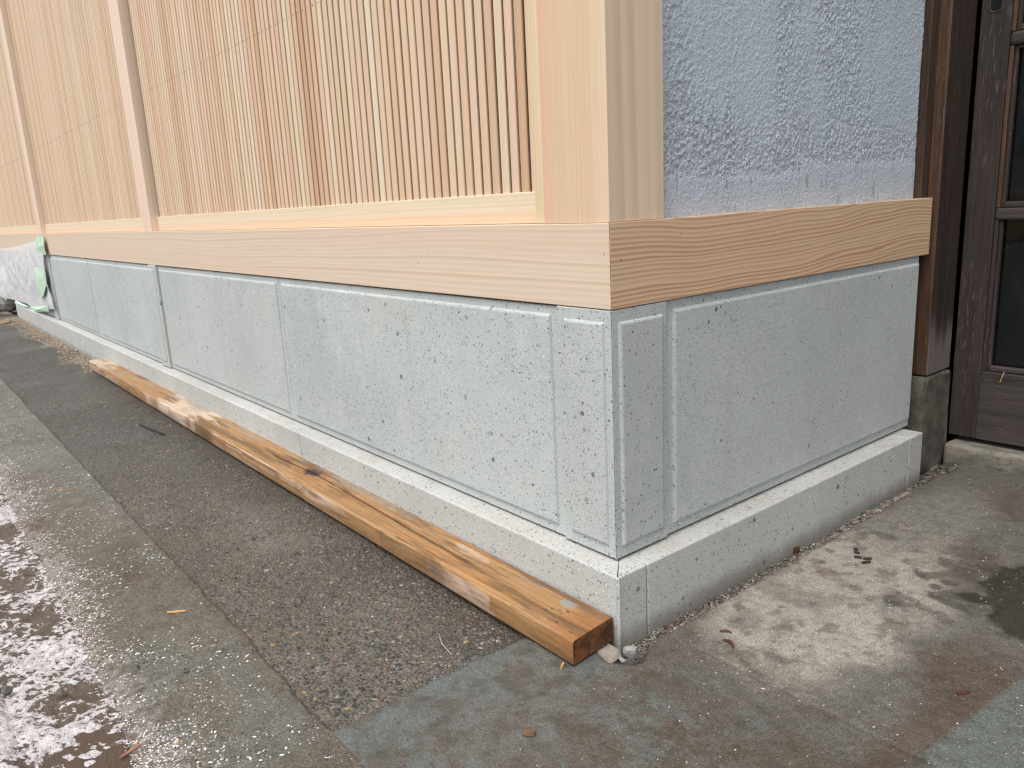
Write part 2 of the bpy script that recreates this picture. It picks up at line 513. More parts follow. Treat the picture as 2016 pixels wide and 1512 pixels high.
M_SLAT = wood_mat('slat_wood', 'z', None, (0.80, 0.72, 0.62), None, freq=300, wob=0.5, along=0.4, contrast=0.75, across_noise=4, rnd=True,
                  palette=[(0.0, (0.67, 0.53, 0.39)), (0.08, (0.64, 0.46, 0.32)), (0.16, (0.66, 0.495, 0.375)), (0.24, (0.53, 0.34, 0.21)),
                           (0.32, (0.69, 0.59, 0.46)), (0.40, (0.63, 0.485, 0.335)), (0.48, (0.66, 0.485, 0.37)), (0.56, (0.57, 0.395, 0.255)),
                           (0.64, (0.68, 0.56, 0.415)), (0.72, (0.61, 0.445, 0.295)), (0.80, (0.60, 0.395, 0.275)), (0.90, (0.68, 0.55, 0.42)), (1.0, (0.63, 0.465, 0.33))], specks=0.004)
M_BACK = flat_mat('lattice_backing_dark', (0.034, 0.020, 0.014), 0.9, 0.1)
M_OLD = old_wood_mat('old_dark_wood', 'z', (0.024, 0.0165, 0.0140), (0.13, 0.105, 0.088), 0.6, rough=0.68)
M_OLD_POST = old_wood_mat('old_post_wood', 'z', (0.021, 0.0130, 0.0100), (0.10, 0.07, 0.05), 0.35, rough=0.65, low_grey=True)
M_OLD_EDGE = old_wood_mat('old_edge_wood', 'z', (0.060, 0.031, 0.0165), (0.17, 0.12, 0.08), 0.35)
M_JAMB = old_wood_mat('jamb_wood', 'z', (0.042, 0.025, 0.0165), (0.13, 0.09, 0.065), 0.3)
M_DOORH = old_wood_mat('old_dark_wood_horizontal', 'x', (0.032, 0.025, 0.023), (0.12, 0.10, 0.09), 0.45, rough=0.7)
M_BLACK = flat_mat('dark_interior', (0.012, 0.013, 0.013), 0.8, 0.1)
M_METAL = flat_mat('galvanised_wire', (0.55, 0.56, 0.58), 0.3, 0.5, 0.1)
M_METAL.node_tree.nodes['Principled BSDF'].inputs['Metallic'].default_value = 0.9

# ------------------------------------------------------------------ THE GROUND
def grid_sheet(name, xs, ys, hfun, cfun, mat, edge=None, skirt=0.03, smooth_on=True):
    X, Y = np.meshgrid(xs, ys, indexing='ij')
    if edge is not None:
        X, Y = edge(X, Y)
    Z = hfun(X, Y)
    col = cfun(X, Y)
    nx, ny = X.shape
    V = np.stack([X, Y, Z], -1).reshape(-1, 3)
    I = np.arange(nx * ny).reshape(nx, ny)
    F = np.stack([I[:-1, :-1], I[1:, :-1], I[1:, 1:], I[:-1, 1:]], -1).reshape(-1, 4)
    col = col.reshape(-1, 4)
    # closed skirt round the border
    ring = np.concatenate([I[:, 0], I[-1, 1:], I[-2::-1, -1], I[0, -2:0:-1]])
    base = len(V)
    sk = V[ring].copy()
    sk[:, 2] = -skirt
    V = np.concatenate([V, sk])
    col = np.concatenate([col, col[ring]])
    n = len(ring)
    a = ring
    bb = np.roll(ring, -1)
    c = base + np.roll(np.arange(n), -1)
    d = base + np.arange(n)
    F = np.concatenate([F, np.stack([d, c, bb, a], -1)])
    me = fast_mesh(name, V, F, col)
    if smooth_on:
        smooth(me)
    return struct(link(name, me, mat))

def axis_pts(segs):
    out = []
    for a, b_, st in segs:
        n = max(1, int(round(abs(b_ - a) / st)))
        out.append(np.linspace(a, b_, n, endpoint=False))
    out.append(np.array([segs[-1][1]]))
    return np.concatenate(out)

# base terrain, to the horizon
b = NB('lane_asphalt_far')
nn = b.noise(b.obj(), 6, 5, 0.7)
b.fin(b.mix(nn, (0.07, 0.065, 0.06), (0.13, 0.12, 0.11)), 0.8)
me = pydata('ground', [(-150, -150, -0.035), (150, -150, -0.035), (150, 150, -0.035), (-150, 150, -0.035)], [(0, 1, 2, 3)])
struct(link('ground', me, b.m))

# --- exposed aggregate strip along the wall
def agg_edge(X, Y):
    # right end runs obliquely from the plank to the front
    k = sst(-0.45, -0.05, X)
    wob = 0.006 * (fbm(X * 0, Y, 30, 3, 5) - 0.5)
    X2 = X + k * (-0.07 + 0.0 + wob)
    return X2, Y
def agg_h(X, Y):
    return -0.004 + 0.006 * (fbm(X, Y, 6, 3, 2) - 0.5) + 0.004 * (fbm(X, Y, 60, 3, 3) - 0.5)
def agg_c(X, Y):
    c = np.ones(X.shape + (3,)) * np.array((0.155, 0.135, 0.115))
    n = fbm(X, Y, 4, 4, 11)
    c = mixc(c, (0.205, 0.18, 0.155), sst(0.45, 0.7, n))
    c = mixc(c, (0.115, 0.110, 0.105), sst(-0.9, -2.2, X) * 0.85)
    c = mixc(c, (0.19, 0.145, 0.105), sst(0.5, 0.7, fbm(X, Y, 7, 4, 13)) * 0.6 * sst(-1.6, -0.6, X))
    # loose tan sand by the kerb, further along
    s = sst(0.42, 0.62, fbm(X, Y, 5, 4, 14) + 0.5 * sst(-0.20, 0.0, Y) - 0.35) * sst(-3.4, -4.0, X)
    c = mixc(c, (0.36, 0.29, 0.22), s * 0.9)
    # the plank's contact shadow, painted into the paving colour
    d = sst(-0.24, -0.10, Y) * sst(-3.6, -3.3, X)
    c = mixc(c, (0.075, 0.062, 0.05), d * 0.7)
    wet = 0.25 + 0.3 * sst(0.45, 0.65, fbm(X, Y, 3, 3, 15))
    c = c * 0.70 * np.array((0.98, 0.98, 0.95))
    return np.concatenate([c, wet[..., None]], -1)
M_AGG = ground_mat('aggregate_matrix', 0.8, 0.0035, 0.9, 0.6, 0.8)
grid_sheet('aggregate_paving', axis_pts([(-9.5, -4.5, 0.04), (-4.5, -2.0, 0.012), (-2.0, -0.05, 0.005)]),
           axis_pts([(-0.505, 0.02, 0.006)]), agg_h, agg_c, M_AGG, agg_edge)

# pebbles set in the aggregate
def ico():
    t = (1 + 5 ** 0.5) / 2
    v = np.array([(-1, t, 0), (1, t, 0), (-1, -t, 0), (1, -t, 0), (0, -1, t), (0, 1, t), (0, -1, -t), (0, 1, -t), (t, 0, -1), (t, 0, 1), (-t, 0, -1), (-t, 0, 1)], float)
    v /= np.linalg.norm(v[0])
    f = np.array([(0, 11, 5), (0, 5, 1), (0, 1, 7), (0, 7, 10), (0, 10, 11), (1, 5, 9), (5, 11, 4), (11, 10, 2), (10, 7, 6), (7, 1, 8), (3, 9, 4), (3, 4, 2), (3, 2, 6), (3, 6, 8), (3, 8, 9), (4, 9, 5), (2, 4, 11), (6, 2, 10), (8, 6, 7), (9, 8, 1)])
    return v, f
IV, IF = ico()
def scatter_me(name, P, size, flat, col, jag=0.18, stretch=0.5, seed=1):
    r = np.random.default_rng(seed)
    n = len(P)
    V = np.repeat(IV[None], n, 0) * (1 + jag * (r.random((n, 12, 1)) - 0.5) * 2)
    sx = 1 + stretch * r.random((n, 1))
    V = V * np.stack([size[:, None] * sx, size[:, None] * np.ones_like(sx), size[:, None] * flat * np.ones_like(sx)], -1).reshape(n, 1, 3)
    a = r.random(n) * 6.283
    ca, sa = np.cos(a)[:, None], np.sin(a)[:, None]
    V = np.stack([V[..., 0] * ca - V[..., 1] * sa, V[..., 0] * sa + V[..., 1] * ca, V[..., 2]], -1) + P[:, None]
    F = (IF[None] + (np.arange(n) * 12)[:, None, None]).reshape(-1, 3)
    me = fast_mesh(name, V.reshape(-1, 3), F, np.repeat(col, 12, 0))
    smooth(me)
    return me
def pick(pal, wts, n, r):
    pal = np.array(pal)
    i = r.choice(len(pal), n, p=np.array(wts) / sum(wts))
    return pal[i] * (0.8 + 0.4 * r.random((n, 1)))
def col_mat(name, rough, spec, var=0.35, sc=200, bump=0.4):
    b = NB(name)
    n = b.noise(b.obj(), sc, 3, 0.65)
    c = b.attr().outputs['Color']
    c = b.mix(b.ss(n, 0.3, 0.7), b.mix(1.0, c, (1 - var,) * 3, 'MULTIPLY'), b.mix(1.0, c, (1 + var,) * 3, 'MULTIPLY'))
    return b.fin(c, rough, b.bump(n, bump, 0.001), spec=spec)
M_PEB = col_mat('pebble_mix', 0.45, 0.5)
r = np.random.default_rng(21)
n = 46000
u = r.random(n)
px = -0.10 - 4.4 * u ** 1.7
py = -0.50 + 0.51 * r.random(n)
keep = px < -0.128 - 0.02 * (r.random(n) ** 3) + 0.05 * (py + 0.5) * 0 - 0.012 * r.random(n)
keep &= ~((py > -0.108) & (py < -0.008) & (px > -3.6))
dens = fbm(px, py, 9, 3, 31)
keep &= (r.random(n) < sst(0.28, 0.55, dens) * 0.6 + 0.1)
keep &= py > -0.470 + 0.012 * (fbm(px, py * 0, 22, 3, 33) - 0.5)
px, py = px[keep], py[keep]
n = len(px)
sz = 0.0020 + 0.0040 * r.random(n) ** 2.6
col = pick([(0.025, 0.025, 0.028), (0.05, 0.046, 0.042), (0.08, 0.07, 0.06), (0.11, 0.095, 0.08), (0.22, 0.155, 0.08), (0.13, 0.07, 0.045), (0.20, 0.19, 0.17)],
           [6, 9, 9, 5, 1.0, 1.2, 0.8], n, r)
pz = agg_h(px, py) + 0.0002 * r.random(n) - sz * 0.22
stuff(link('paving_pebbles', scatter_me('paving_pebbles', np.stack([px, py, pz], -1), sz, 0.42, col, seed=5), M_PEB))

# --- greenish concrete strip, outside the aggregate
def strip_edge(X, Y):
    ny = Y.shape[1]
    t = np.linspace(0, 1, ny)[None, :]
    wob = (0.008 + 0.016 * sst(-1.0, -0.4, X)) * (fbm(X, X * 0, 14, 5, 41) - 0.5) * (t > 0.85)
    wob2 = 0.030 * (fbm(X, X * 0, 16, 5, 254) - 0.5) * np.clip(1 - t / 0.4, 0, 1)
    return X, Y + wob + wob2
def strip_h(X, Y):
    return 0.002 + 0.005 * (fbm(X, Y, 5, 4, 42) - 0.5) + 0.0025 * (fbm(X, Y, 70, 3, 43) - 0.5) - 0.012 * sst(-0.655, -0.690, Y + 0.02 * (fbm(X, Y * 0, 9, 4, 48) - 0.5))
def strip_c(X, Y):
    c = np.ones(X.shape + (3,)) * np.array((0.175, 0.155, 0.120))
    n = fbm(X, Y * 1.6, 3.2, 5, 44)
    c = mixc(c, (0.13, 0.10, 0.07), sst(0.48, 0.68, n))
    g = sst(-0.56, -0.475, Y + 0.05 * (fbm(X, Y, 8, 4, 45) - 0.5))
    c = mixc(c, (0.19, 0.19, 0.165), g * 0.5)
    g2 = sst(0.5, 0.66, fbm(X, Y, 11, 4, 46)) * sst(-1.2, -0.3, X)
    c = mixc(c, (0.165, 0.185, 0.16), g2 * 0.45)
    c = mixc(c, (0.21, 0.21, 0.19), sst(-1.1, -2.2, X) * 0.6)
    c = mixc(c, (0.15, 0.10, 0.07), sst(-0.62, -0.68, Y) * 0.5)
    wet = 0.35 + 0.45 * sst(0.45, 0.7, fbm(X, Y, 6, 4, 47))
    so_ = sst(-0.505, -0.462, Y + 0.05 * (fbm(X, Y, 12, 4, 49) - 0.5)) * sst(-1.8, -0.45, X)
    c = mixc(c, (0.15, 0.115, 0.09), so_ * 0.8)
    c = c * 0.62
    glint_fringe = sst(0.56, 0.62, 0.55 * fbm(X, Y, 120, 3, 250) + 0.30 * fbm(X, Y, 14, 4, 251) + 0.22 * sst(-0.60, -0.69, Y)) * sst(-0.56, -0.64, Y + 0.03 * (fbm(X, Y, 10, 3, 252) - 0.5))  # pale flecks carrying the gutter's painted glints onto the strip
    c = mixc(c, (0.36, 0.335, 0.33), glint_fringe * 0.30)
    c = mixc(c, (0.12, 0.085, 0.06), sst(-0.645, -0.685, Y + 0.03 * (fbm(X, Y, 14, 4, 253) - 0.5)) * 0.6 * (1 - glint_fringe))
    return np.concatenate([c, wet[..., None]], -1)
M_STRIP = ground_mat('greenish_concrete', 0.75, 0.0050, 1.0, 0.75)
grid_sheet('concrete_strip', axis_pts([(-9.5, -4.0, 0.04), (-4.0, -1.8, 0.012), (-1.8, 0.34, 0.005)]),
           axis_pts([(-0.690, -0.462, 0.005)]), strip_h, strip_c, M_STRIP, strip_edge)

# --- concrete apron in front of the entrance
def ell(X, Y, x, y, a, b_, ang=0.0):
    ca, sa = math.cos(ang), math.sin(ang)
    dx, dy = X - x, Y - y
    return np.sqrt(((dx * ca + dy * sa) / a) ** 2 + ((-dx * sa + dy * ca) / b_) ** 2)
def apron_h(X, Y):
    h = 0.003 + 0.004 * (fbm(X, Y, 4, 4, 51) - 0.5) + 0.0016 * (fbm(X, Y, 80, 3, 52) - 0.5)
    jx = np.abs(Y - 0.082 + 0.008 * (fbm(X, Y * 0, 20, 3, 53) - 0.5))
    h = h - 0.003 * sst(0.004, 0.0, jx) * sst(0.02, 0.06, X)
    # broken edge and gravel groove along the kerb
    gx = 0.034 + 0.012 * (fbm(X * 0, Y, 14, 4, 54) - 0.5) - 0.012 * sst(0.6, 1.1, Y)
    g = sst(gx + 0.004, gx - 0.004, X) * sst(-0.035, 0.0, Y)
    h = h - 0.019 * g
    d = ell(X, Y, 0.018, -0.012, 0.04, 0.035)
    h = h - 0.035 * sst(1.2, 0.7, d + 0.3 * (fbm(X, Y, 60, 3, 55) - 0.5))
    return np.where(Y > -0.5, h, h)
def apron_c(X, Y):
    wx = X + 0.06 * (fbm(X, Y, 7, 4, 61) - 0.5)
    wy = Y + 0.06 * (fbm(X, Y, 7, 4, 62) - 0.5)
    c = np.ones(X.shape + (3,)) * np.array((0.165, 0.150, 0.128))
    n = fbm(X, Y, 5, 5, 63)
    c = mixc(c, (0.125, 0.102, 0.08), sst(0.45, 0.68, n) * 0.9)
    # north slab: pale and dry in the middle
    pale = sst(1.12, 0.70, ell(wx, wy, 0.155, 0.42, 0.185, 0.40, 0.10) + 0.3 * (fbm(X, Y, 13, 4, 64) - 0.5))
    c = mixc(c, (0.46, 0.415, 0.355), pale * 0.85)
    pale2 = sst(1.1, 0.5, ell(wx, wy, 0.13, 0.86, 0.10, 0.30))
    c = mixc(c, (0.245, 0.225, 0.19), pale2 * 0.8)
    c = mixc(c, (0.20, 0.185, 0.16), sst(0.48, 0.66, fbm(X, Y, 16, 4, 65)) * pale * 0.55)
    # damp brown front
    front = sst(0.17, 0.03, wy + 0.15 * (wx - 0.2)) * sst(0.0, 0.16, wx)
    c = mixc(c, (0.13, 0.108, 0.085), front * 0.75)
    bl = sst(0.48, 0.66, fbm(X, Y, 16, 5, 66, 0.62)) * sst(0.12, -0.02, Y)
    c = mixc(c, (0.165, 0.18, 0.17), bl * 0.55)
    c = mixc(c, (0.15, 0.175, 0.17), sst(0.10, -0.15, wx + 0.2 * (wy + 0.2)) * sst(0.05, -0.1, wy) * 0.65)
    br = sst(0.50, 0.62, fbm(X, Y, 30, 5, 69, 0.65)) * sst(0.1, -0.05, wy)
    c = mixc(c, (0.11, 0.078, 0.055), br * 0.55)
    # red-brown mud band, then the blue-green slab
    band = sst(0.36, 0.41, wx + 0.1 * (wy - 0.2)) * sst(0.50, 0.30, wy)
    c = mixc(c, (0.115, 0.075, 0.053), band * 0.65)
    gs = sst(0.468, 0.478, X + 0.004 * (fbm(X, Y, 50, 3, 67) - 0.5) - 0.10 * (Y - 0.3))
    gn = fbm(X, Y, 12, 5, 68)
    c = mixc(c, (0.165, 0.188, 0.175), gs * 0.8)
    c = mixc(c, (0.09, 0.075, 0.06), gs * sst(0.44, 0.62, gn) * 0.85)
    # wet stain with drip spots
    stain = sst(1.05, 0.93, ell(wx, wy, 0.43, 0.66, 0.105, 0.19, -0.15) + 0.55 * (fbm(X, Y, 22, 3, 70) - 0.5))
    spots = np.zeros_like(X)
    rr = np.random.default_rng(5)
    for k in range(34):
        sx, sy = 0.245 + 0.10 * rr.random(), 0.44 + 0.26 * rr.random()
        spots = np.maximum(spots, sst(1.1, 0.8, ell(wx, wy, sx, sy, 0.009 + 0.010 * rr.random(), 0.016 + 0.016 * rr.random(), 0.9)) * (0.5 + 0.4 * rr.random()))
    spots = np.maximum(spots, sst(1.05, 0.9, ell(X, Y, 0.235, 1.165, 0.03, 0.06, 0.4)) * 0.85)
    c = mixc(c, (0.085, 0.074, 0.057), spots * 0.9)
    c = mixc(c, (0.048, 0.042, 0.032), stain * 0.9)
    c = mixc(c, (0.19, 0.14, 0.095), sst(0.055, 0.03, np.abs(wy - 0.47 + 0.9 * (wx - 0.13))) * sst(0.50, 0.62, fbm(X, Y, 26, 4, 78)) * sst(0.05, 0.09, X) * sst(0.26, 0.2, X) * 0.7)
    c = mixc(c, (0.075, 0.06, 0.045), sst(0.60, 0.68, fbm(X, Y, 34, 4, 79)) * pale * 0.5)
    # gravel groove keeps grit colour
    g = sst(0.045, 0.030, X) * sst(-0.035, 0.0, Y)
    c = mixc(c, (0.17, 0.145, 0.12), g * 0.9)
    c = mixc(c, (0.13, 0.115, 0.09), sst(0.95, 1.2, Y) * 0.5)
    wet = np.clip(0.15 + 0.55 * front + 0.85 * stain + 0.5 * spots + 0.45 * sst(0.06, -0.08, Y) + 0.4 * band, 0, 1)
    c = c * 0.64 * np.array((0.98, 1.0, 1.02))
    return np.concatenate([c, wet[..., None]], -1)
M_APRON = ground_mat('apron_concrete', 0.95, 0.0026, 0.9, 0.65)
def apron_edge(X, Y):
    k = sst(0.0, -0.115, X) * sst(0.02, -0.02, Y)
    wob = 0.012 * (fbm(X * 0, Y, 26, 4, 57) - 0.5)
    return X + k * wob, Y
xs = axis_pts([(-0.122, 0.62, 0.0042), (0.62, 1.6, 0.03)])
ys = axis_pts([(-0.463, 1.32, 0.0042)])
grid_sheet('concrete_apron', xs, ys, apron_h, apron_c, M_APRON, apron_edge)
grid_sheet('apron_front', axis_pts([(-0.122 + 0.462, 1.6, 0.02)]), axis_pts([(-1.4, -0.4645, 0.02)]),
           lambda X, Y: 0.002 + 0.004 * (fbm(X, Y, 4, 4, 51) - 0.5), apron_c, M_APRON)

# --- muddy gutter and the wet lane beyond
def mud_h(X, Y):
    h = -0.008 + 0.018 * (fbm(X, Y, 7, 5, 71) - 0.5) + 0.012 * (fbm(X, Y, 55, 4, 72) - 0.5)
    h = h + 0.010 * sst(-0.80, -0.86, Y) - 0.02 * sst(-0.685, -0.660, Y)
    h = h - 0.004 * sst(0.012, 0.0, np.abs(Y + 0.815))
    return h
def mud_c(X, Y):
    c = np.ones(X.shape + (3,)) * np.array((0.135, 0.095, 0.065))
    h = mud_h(X, Y)
    fine = fbm(X, Y, 95, 4, 73)
    macro = fbm(X, Y, 6.5, 4, 74)
    fine2 = fbm(X, Y, 210, 3, 77)
    glint_foam = sst(0.50, 0.565, fine * 0.35 + fine2 * 0.30 + macro * 0.50 + 7 * (h + 0.008) - 0.06 * sst(-0.5, -0.25, X))  # pale mask that paints sky glints on the wet mud
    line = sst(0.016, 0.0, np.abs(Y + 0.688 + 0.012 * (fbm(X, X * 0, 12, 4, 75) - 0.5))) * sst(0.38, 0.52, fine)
    glint_foam = np.maximum(glint_foam * 0.9, line * 0.9) * sst(0.0, -0.35, X)
    c = mixc(c, (0.10, 0.068, 0.045), sst(0.5, 0.65, fbm(X, Y, 15, 4, 76)) * 0.6)
    c = mixc(c, (0.085, 0.08, 0.075), sst(-0.815, -0.84, Y) * 0.6)
    c = c * 0.62
    return np.concatenate([c, np.clip(glint_foam, 0, 1)[..., None]], -1)
def mud_mat():
    # wet brown silt; sky glints and a foam line painted pale (alpha of the map)
    b = NB('wet_mud')
    o = b.obj()
    a = b.attr()
    f1 = b.noise(o, 270, 3, 0.7)
    f2 = b.noise(o, 80, 4, 0.65)
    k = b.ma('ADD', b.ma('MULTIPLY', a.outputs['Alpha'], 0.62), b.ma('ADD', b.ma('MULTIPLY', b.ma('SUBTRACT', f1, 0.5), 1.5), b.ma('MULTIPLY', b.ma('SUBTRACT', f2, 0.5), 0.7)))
    glint = b.ss(k, 0.30, 0.52)
    c = b.mix(b.ma('MULTIPLY', b.ss(f2, 0.4, 0.7), 0.5), a.outputs['Color'], b.mix(1.0, a.outputs['Color'], (1.5, 1.45, 1.4), 'MULTIPLY'))
    c = b.mix(b.ma('MULTIPLY', b.ss(f1, 0.48, 0.3), 0.6), c, b.mix(1.0, c, (0.4, 0.37, 0.34), 'MULTIPLY'))
    c = b.mix(b.ma('MULTIPLY', glint, 0.92), c, b.mix(b.ss(f2, 0.35, 0.65), (0.42, 0.385, 0.39), (0.62, 0.59, 0.605)))
    h = b.ma('ADD', b.ma('MULTIPLY', f1, 0.6), b.ma('MULTIPLY', f2, 0.9))
    return b.fin(c, b.lin(glint, 0, 1, 0.22, 0.5), b.bump(h, 1.0, 0.006), spec=0.5)
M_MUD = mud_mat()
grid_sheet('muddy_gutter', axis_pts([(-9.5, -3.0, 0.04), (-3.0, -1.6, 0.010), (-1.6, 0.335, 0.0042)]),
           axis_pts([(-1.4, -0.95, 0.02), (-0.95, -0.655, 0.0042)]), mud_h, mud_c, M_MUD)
b = NB('muddy_water')
rp = b.noise(b.map(b.obj(), (30, 90, 1)), 1.6, 3, 0.6)
b.fin((0.070, 0.048, 0.032), 0.14, b.bump(rp, 0.5, 0.004), spec=0.5, IOR=1.33)
me = pydata('puddle_water', [(-3.0, -0.97, -0.0125), (0.33, -0.97, -0.0125), (0.33, -0.668, -0.0125), (-3.0, -0.668, -0.0125)], [(0, 1, 2, 3)])
struct(link('puddle_water', me, b.m))

# ------------------------------------------------------------------ STONE KERB
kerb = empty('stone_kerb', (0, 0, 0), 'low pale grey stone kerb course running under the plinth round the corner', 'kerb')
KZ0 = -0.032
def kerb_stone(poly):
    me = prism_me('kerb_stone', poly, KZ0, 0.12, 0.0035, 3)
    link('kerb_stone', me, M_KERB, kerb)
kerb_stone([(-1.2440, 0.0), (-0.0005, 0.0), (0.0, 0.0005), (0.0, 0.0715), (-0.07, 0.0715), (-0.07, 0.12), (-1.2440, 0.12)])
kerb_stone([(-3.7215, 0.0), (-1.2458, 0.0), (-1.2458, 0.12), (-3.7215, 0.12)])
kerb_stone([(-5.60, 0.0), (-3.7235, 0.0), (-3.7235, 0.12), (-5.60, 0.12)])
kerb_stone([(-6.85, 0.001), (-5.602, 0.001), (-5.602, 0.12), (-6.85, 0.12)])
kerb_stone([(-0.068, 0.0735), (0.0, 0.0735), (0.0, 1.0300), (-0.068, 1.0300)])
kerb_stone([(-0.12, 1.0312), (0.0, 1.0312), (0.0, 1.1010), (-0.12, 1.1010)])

# ------------------------------------------------------------------ STONE PLINTH
plinth = empty('stone_plinth', (-0.041, 0.041, 0.1235), 'grey speckled stone plinth of framed panels under the new timber sill', 'plinth')
ZP0, ZP1 = 0.1245, 0.5530
def panel_bm(bm, P, u0, u1, z0, z1, mg, raise_, ch, back, flip=False, open_back=False):
    def rect(a0, a1, b0, b1, n, rr=0.0):
        if rr <= 0:
            return [bm.verts.new(P(a0, n, b0)), bm.verts.new(P(a1, n, b0)), bm.verts.new(P(a1, n, b1)), bm.verts.new(P(a0, n, b1))]
        return None
    e = 0.0016
    r0 = rect(u0, u1, z0, z1, -back)
    r1 = rect(u0, u1, z0, z1, -e)
    r2 = rect(u0 + e, u1 - e, z0 + e, z1 - e, 0)
    ml, mr, mb, mt = mg
    r3 = rect(u0 + ml, u1 - mr, z0 + mb, z1 - mt, 0)
    r4 = rect(u0 + ml + ch * 0.45, u1 - mr - ch * 0.45, z0 + mb + ch * 0.45, z1 - mt - ch * 0.45, raise_ * 0.80)
    r5 = rect(u0 + ml + ch, u1 - mr - ch, z0 + mb + ch, z1 - mt - ch, raise_)
    if open_back:
        for q in r0:
            bm.verts.remove(q)
    rs = [r1, r2, r3, r4, r5] if open_back else [r0, r1, r2, r3, r4, r5]
    for a, b_ in zip(rs[:-1], rs[1:]):
        for i in range(4):
            j = (i + 1) % 4
            f = (a[i], a[j], b_[j], b_[i])
            bm.faces.new(f if not flip else f[::-1])
    bm.faces.new(r5 if not flip else r5[::-1])
    if not open_back:
        bm.faces.new(r0[::-1] if not flip else r0)
def front_P(y0):
    return lambda u, n, z: (u, y0 - n, z)
def right_P(x0):
    return lambda u, n, z: (x0 + n, u, z)
def add_panel(name, P, u0, u1, mg, mat, raise_=0.0055, ch=0.0055, back=0.06, z1=0.5505):
    bm = bmesh.new()
    panel_bm(bm, P, u0, u1, ZP0, z1, mg, raise_, ch, back)
    bmesh.ops.recalc_face_normals(bm, faces=bm.faces)
    me = bpy.data.meshes.new(name)
    bm.to_mesh(me)
    bm.free()
    return link(name, me, mat, plinth)
MG = (0.018, 0.018, 0.019, 0.014)
FP = front_P(0.0462)
add_panel('stone_panel', FP, -1.3672, -0.1712, MG, M_STONE)
add_panel('stone_panel', FP, -2.6035, -1.3700, MG, M_STONE)
add_panel('stone_panel', FP, -3.9345, -2.7212, (0.012, 0.018, 0.019, 0.016), M_STONE)
add_panel('stone_panel', FP, -5.1010, -3.9375, (0.018, 0.010, 0.019, 0.016), M_STONE)
add_panel('stone_panel', FP, -6.9000, -5.2300, MG, M_STONE)
add_panel('pilaster_stone', front_P(0.036), -2.7200, -2.6055, (0.016, 0.026, 0.022, 0.016), M_STONE, 0.004, 0.004, z1=ZP1)
add_panel('pilaster_stone', front_P(0.036), -5.2285, -5.1030, (0.016, 0.026, 0.022, 0.016), M_STONE, 0.004, 0.004, z1=ZP1)
add_panel('stone_panel', right_P(-0.0462), 0.1762, 1.1200, (0.019, 0.006, 0.019, 0.016), M_STONE_R, z1=ZP1)
# corner stone: an L of two framed faces
bm = bmesh.new()
panel_bm(bm, front_P(0.041), -0.1705, -0.0405, ZP0, ZP1, (0.020, 0.016, 0.022, 0.020), 0.0050, 0.0050, 0.0, open_back=True)
panel_bm(bm, right_P(-0.041), 0.0405, 0.1755, ZP0, ZP1, (0.015, 0.013, 0.022, 0.020), 0.0050, 0.0050, 0.0, open_back=True)
box_bm(bm, -0.1703, -0.0430, 0.0430, 0.1753, ZP0 + 0.0003, ZP1 - 0.0003)
bmesh.ops.recalc_face_normals(bm, faces=bm.faces)
me = bpy.data.meshes.new('corner_stone')
bm.to_mesh(me)
bm.free()
link('corner_stone', me, M_STONE, plinth)

# ------------------------------------------------------------------ TIMBER SILL (two mitred boards)
sill = empty('timber_sill', (-0.04, 0.04, 0.5545), 'wide new cedar sill board mitred round the corner above the stone plinth', 'sill beam')
Z0, Z1 = 0.5545, 0.6898
me = prism_me('front_board', [(-9.0, 0.0406), (-0.0408, 0.0406), (-0.171, 0.171), (-9.0, 0.171)], Z0, Z1, 0.0008, 1)
o = link('front_board', me, M_SILL_F, sill)
o['label'] = 'pale pinkish front board with faint straight grain'
me = prism_me('side_board', [(-0.0402, 0.0412), (-0.0402, 1.1570), (-0.1705, 1.1570), (-0.1705, 0.1713)], Z0, Z1, 0.0008, 1)
o = link('side_board', me, M_SILL_R, sill)
o['label'] = 'orange side board with bold wavy grain'

# ------------------------------------------------------------------ CORNER POST AND MULLIONS
def post(name, x0, x1, y0, y1, z0, z1, mat, label, cat, group=None):
    o = empty(name, (x0, y0, z0), label, cat, group)
    link('post_shaft', box_me('post_shaft', x0, x1, y0, y1, z0, z1, 0.0012, 2), mat, o)
    return o
ZT = 2.75
M_POST_R = wood_mat('post_side_wood', 'z', (0.70, 0.56, 0.41), (0.61, 0.46, 0.31), (0.56, 0.40, 0.26), freq=58, wob=0.7, along=0.4,
                    contrast=0.6, across_noise=5, tint=(0.57, 0.45, 0.33), tint_amt=0.4, specks=0.003, vary=1.5, seed=2.0)
cp = tag(link('corner_post', box_me('corner_post', -0.2015, -0.0450, 0.0450, 0.1750, 0.6902, ZT, 0.0012, 2), M_POST_F),
         'thick square new cedar post on the sill at the corner beside the blue-grey plaster', 'post')
cp.data.materials.append(M_POST_R)
for p in cp.data.polygons:
    if p.normal.x > 0.7:
        p.material_index = 1
for i, (a, c) in enumerate(((-2.7390, -2.6040), (-5.3700, -5.2300))):
    o = link('mullion_post', box_me('mullion_post', a, c, 0.0450, 0.135, 0.6902, ZT, 0.0012, 2), M_MULL)
    tag(o, ('upright cedar mullion between the near and the middle lattice panels', 'narrow-looking far mullion standing above the green tape')[i], 'mullion', 'upright mullions between the lattice panels')

